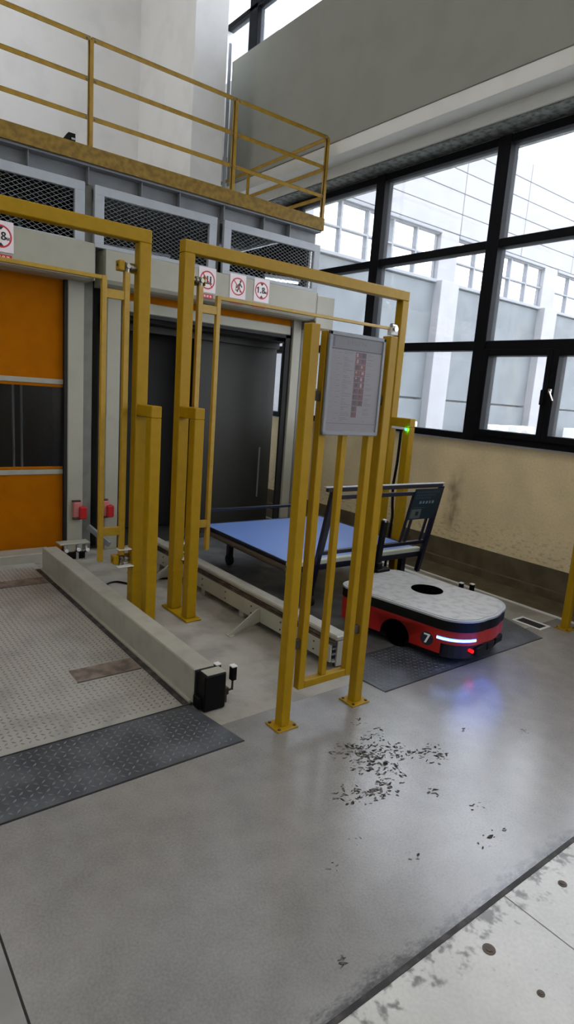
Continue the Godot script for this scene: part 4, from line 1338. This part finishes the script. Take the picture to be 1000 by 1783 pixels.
func robot() -> void:
	var t := thing("transport_robot", "low red mobile robot with scratched grey top and blue front lights", "robot", Vector3(3.297, 0.018, -2.553), deg_to_rad(10.0))
	# red shell with wheel arches and a front recess
	var cs := CSGMesh3D.new()
	cs.mesh = slab(0.0, 0.065, 0.222).commit()
	cs.name = "shell"
	cs.material = M.red
	t.add_child(cs, true)
	for s in [-1, 1]:
		var c := CSGCylinder3D.new()
		c.operation = CSGShape3D.OPERATION_SUBTRACTION
		c.radius = 0.112
		c.height = 0.16
		c.sides = 28
		c.rotation_degrees.z = 90
		c.position = Vector3(s * 0.345, 0.075, -0.02)
		c.material = M.black
		c.name = "arch_cut"
		cs.add_child(c, true)
	var bx_ := CSGBox3D.new()
	bx_.operation = CSGShape3D.OPERATION_SUBTRACTION
	bx_.size = Vector3(0.74, 0.10, 0.4)
	bx_.position = Vector3(0.0, 0.085, 0.51)
	bx_.material = M.black
	bx_.name = "recess_cut"
	cs.add_child(bx_, true)
	obj("skirt", slab(0.03, 0.035, 0.066), M.black, t)
	var st := S()
	var pg := agv_outline(0.022)
	var fr := PackedVector2Array()
	for p in pg:
		if p.y > 0.30: fr.append(p)
	fr.append(Vector2(-0.318, 0.30))
	fr.append(Vector2(0.318, 0.30))
	var fr2 := PackedVector2Array()
	for p in fr:
		fr2.append(Vector2(clampf(p.x, -0.318, 0.318), p.y))
	extr(st, fr2, 0.085, up_xf(0.04), false)
	var bm := obj("bumper", st, M.rubber, t)
	st = S()
	for x in [-0.12, 0.02, 0.16]:
		bb(st, Vector3(x - 0.055, 0.055, 0.44), Vector3(x + 0.055, 0.11, 0.486 - absf(x) * 0.06), 0.008)
	obj("scanner", st, M.black, bm)
	obj("upper_band", slab(-0.004, 0.222, 0.285), M.black, t)
	st = slab(-0.006, 0.285, 0.297)
	obj("top_rim", st, M.rim, t)
	st = slab(0.014, 0.297, 0.300)
	var top := obj("top_plate", st, M.agv_top, t)
	st = S()
	cyl(st, Vector3(0.085, 0.3002, -0.05), Vector3(0.085, 0.3018, -0.05), 0.112, 36)
	obj("hole_shade_disc", st, M.pit, top)  # flat matt black disc on the plate, shade of the hole as colour
	for s in [-1, 1]:
		st = S()
		cyl(st, Vector3(s * 0.27, 0.078, -0.02), Vector3(s * 0.325, 0.078, -0.02), 0.075, 28)
		var w := obj("wheel", st, M.pit, t)
		st = S()
		cyl(st, Vector3(s * 0.324, 0.078, -0.02), Vector3(s * 0.331, 0.078, -0.02), 0.03, 16)
		obj("hub", st, M.pit, w)
	# light bars at the two front corners
	for s in [-1, 1]:
		st = S()
		outline_band(st, -0.36 if s < 0 else 0.28, -0.16 if s < 0 else 0.36, 0.158, 0.178, 0.003)
		var h := obj("light_bar", st, M.led_blue, t)
		st = S()
		outline_band(st, -0.352 if s < 0 else 0.29, -0.18 if s < 0 else 0.36, 0.1625, 0.1725, 0.005)
		obj("light_core", st, M.led_core, h)
		var o := OmniLight3D.new()
		o.name = "bar_light"
		o.light_color = Color(0.2, 0.45, 1.0)
		o.light_energy = 0.009 if s < 0 else 0.0008
		o.light_size = 0.22
		o.omni_range = 10.0
		o.omni_attenuation = 2.0
		o.shadow_enabled = true
		o.position = Vector3(s * 0.24, 0.16, 0.50)
		t.add_child(o, true)
	st = S()
	cyl(st, Vector3(-0.205, 0.095, 0.435), Vector3(-0.212, 0.095, 0.468), 0.011, 14)
	obj("red_lamp", st, M.led_red, t)
	var o2 := OmniLight3D.new()
	o2.name = "lamp_light"
	o2.light_color = Color(1, 0.1, 0.05)
	o2.light_energy = 0.0001
	o2.light_size = 0.012
	o2.omni_range = 10.0
	o2.omni_attenuation = 2.0
	o2.shadow_enabled = true
	o2.position = Vector3(-0.215, 0.095, 0.485)
	t.add_child(o2, true)
	# number badge on the flank
	st = S()
	cyl(st, Vector3(-0.3445, 0.135, 0.215), Vector3(-0.3475, 0.135, 0.215), 0.044, 24)
	var bd := obj("number_badge", st, M.badge, t)
	var n := text_mesh("7", 0.062, M.print_white)
	n.name = "numeral"
	n.position = Vector3(-0.3485, 0.135, 0.215)
	n.rotation_degrees.y = -90
	bd.add_child(n, true)

func text_mesh(s: String, h: float, m: Material) -> MeshInstance3D:
	var tm := TextMesh.new()
	var f := SystemFont.new()
	f.font_names = PackedStringArray(["Droid Sans"])
	f.font_weight = 700
	tm.font = f
	tm.text = s
	tm.font_size = 64
	tm.pixel_size = h / 46.0
	tm.depth = 0.0012
	tm.material = m
	var o := MeshInstance3D.new()
	o.mesh = tm
	o.material_override = m
	return o

func sign_plate(x: float, y: float, which: String, label: String) -> void:
	var z := -5.349
	var w := 0.186
	var h := 0.225
	var t := thing("safety_sign", label, "sign", Vector3(x, y, z))
	one(t, "plate", M.pink, Vector3(-w * 0.5, -h * 0.5, 0.0), Vector3(w * 0.5, h * 0.5, 0.002), 0.0)
	var st := S()
	sheet(st, Vector3(-w * 0.5, h * 0.5, 0.003), Vector3(w, 0, 0), Vector3(0, -h, 0), Vector3(0, 0, 1))
	obj("print", st, image_mat(sign_picture(which), 0.5), t)
	if which == "height":
		var a := text_mesh("1.8", 0.058, M.print_black)
		a.name = "figure"
		a.position = Vector3(-0.012, 0.002, 0.004)
		t.add_child(a, true)
		var b := text_mesh("M", 0.022, M.print_black)
		b.name = "unit"
		b.position = Vector3(0.052, -0.014, 0.004)
		t.add_child(b, true)

func caption(x: float, y: float, sd: int, label: String) -> void:
	var t := thing("caption_label", label, "label", Vector3(x, y, -5.349))
	one(t, "strip", M.red_pad, Vector3(-0.075, -0.02, 0.0), Vector3(0.075, 0.02, 0.0015), 0.0)
	var st := S()
	sheet(st, Vector3(-0.073, 0.0185, 0.0022), Vector3(0.146, 0, 0), Vector3(0, -0.037, 0), Vector3(0, 0, 1))
	obj("print", st, image_mat(caption_picture(sd), 0.5), t)

func signs() -> void:
	sign_plate(1.235, 2.625, "height", "square 1.8 M height limit sign on the orange door's cream hood")
	caption(1.24, 2.475, 1, "red caption strip under the height limit sign above the orange door")
	sign_plate(3.055, 2.60, "people", "square red-ringed prohibition sign partly hidden behind the gate's hinge")
	caption(3.05, 2.455, 2, "red caption strip half hidden by the thin yellow hinge bar")
	sign_plate(3.40, 2.595, "walk", "square no pedestrians sign between two others on the cream hood")
	caption(3.39, 2.452, 3, "red caption strip under the no pedestrians sign")
	sign_plate(3.685, 2.60, "height", "square 1.8 M height limit sign above the open lift doorway")
	caption(3.66, 2.45, 4, "red caption strip under the height limit sign above the open doorway")

func small_things() -> void:
	for k in 2:
		var x: float = [1.905, 2.165][k]
		var t := thing("sensor_box", ["red and pink sensor box on the orange door's cream jamb", "red and pink sensor box on the open doorway's left cream jamb"][k], "sensor", Vector3(x, 0.36, -5.55))
		one(t, "body", M.box_pink, Vector3(-0.045, -0.02, 0.0), Vector3(0.03, 0.125, 0.05), 0.008)
		one(t, "red_cover", M.red_pad, Vector3(0.0, -0.03, 0.012), Vector3(0.065, 0.085, 0.085), 0.010)
		one(t, "cap", M.brown, Vector3(-0.05, 0.125, 0.0), Vector3(0.025, 0.14, 0.03), 0.003)
		one(t, "lower_clip", M.brown, Vector3(-0.045, -0.04, 0.0), Vector3(0.02, -0.022, 0.04), 0.003)
	# black cable hanging beside the far gate post
	var c := thing("hanging_cable", "black cable hanging down beside the far gate's guard post", "cable", Vector3(4.092, 0, -3.66))
	var st := S()
	tube(st, [Vector3(0.0, 1.385, 0.0), Vector3(0.0, 1.25, 0.0), Vector3(0.0, 1.07, -0.005), Vector3(0.0, 0.86, -0.025), Vector3(0.0, 0.69, -0.01), Vector3(0.0, 0.58, 0.004), Vector3(0.0, 0.37, -0.01), Vector3(0.0, 0.015, -0.02)], 0.012)
	obj("cable_run", st, M.black, c)
	# jumble of pipe and fittings at the foot of the first jamb
	var v := thing("valve_group", "small silver pipe fittings under a grey cover at the jamb's foot", "fitting", Vector3(1.80, 0, -5.33))
	st = S()
	bb(st, Vector3(-0.14, 0.15, -0.06), Vector3(0.13, 0.165, 0.06), 0.006)
	obj("cover", st, M.cream_beam, v)
	for q in [[-0.08, 0.02], [0.03, 0.01], [0.10, 0.04]]:
		st = S()
		cyl(st, Vector3(q[0], 0.0, q[1]), Vector3(q[0], 0.15, q[1]), 0.014, 10)
		cyl(st, Vector3(q[0], 0.07, q[1] - 0.02), Vector3(q[0], 0.10, q[1] + 0.04), 0.018, 10)
		obj("pipe", st, M.chrome, v)
	st = S()
	bb(st, Vector3(-0.12, 0.0, -0.05), Vector3(0.12, 0.06, 0.0), 0.006)
	obj("manifold", st, M.black, v)
	var l := thing("floor_cable", "black cable lying on the concrete between the barrier beam and gate", "cable", Vector3(1.8, 0, -4.6))
	st = S()
	tube(st, [Vector3(-0.16, 0.008, 0.3), Vector3(-0.05, 0.008, 0.12), Vector3(0.08, 0.008, 0.05), Vector3(0.2, 0.008, 0.2), Vector3(0.32, 0.008, 0.10), Vector3(0.5, 0.008, 0.14)], 0.008, 8)
	obj("cable_run", st, M.black, l)
	var s2 := thing("jamb_rail", "short grey angle rail at floor level between the two doors", "rail", Vector3(2.08, 0, -5.45))
	st = S()
	bar(st, Vector3(-0.07, 0.24, -0.1), Vector3(0.06, 0.10, 0.1), 0.03, 0.05)
	obj("angle", st, M.steel_grey, s2)
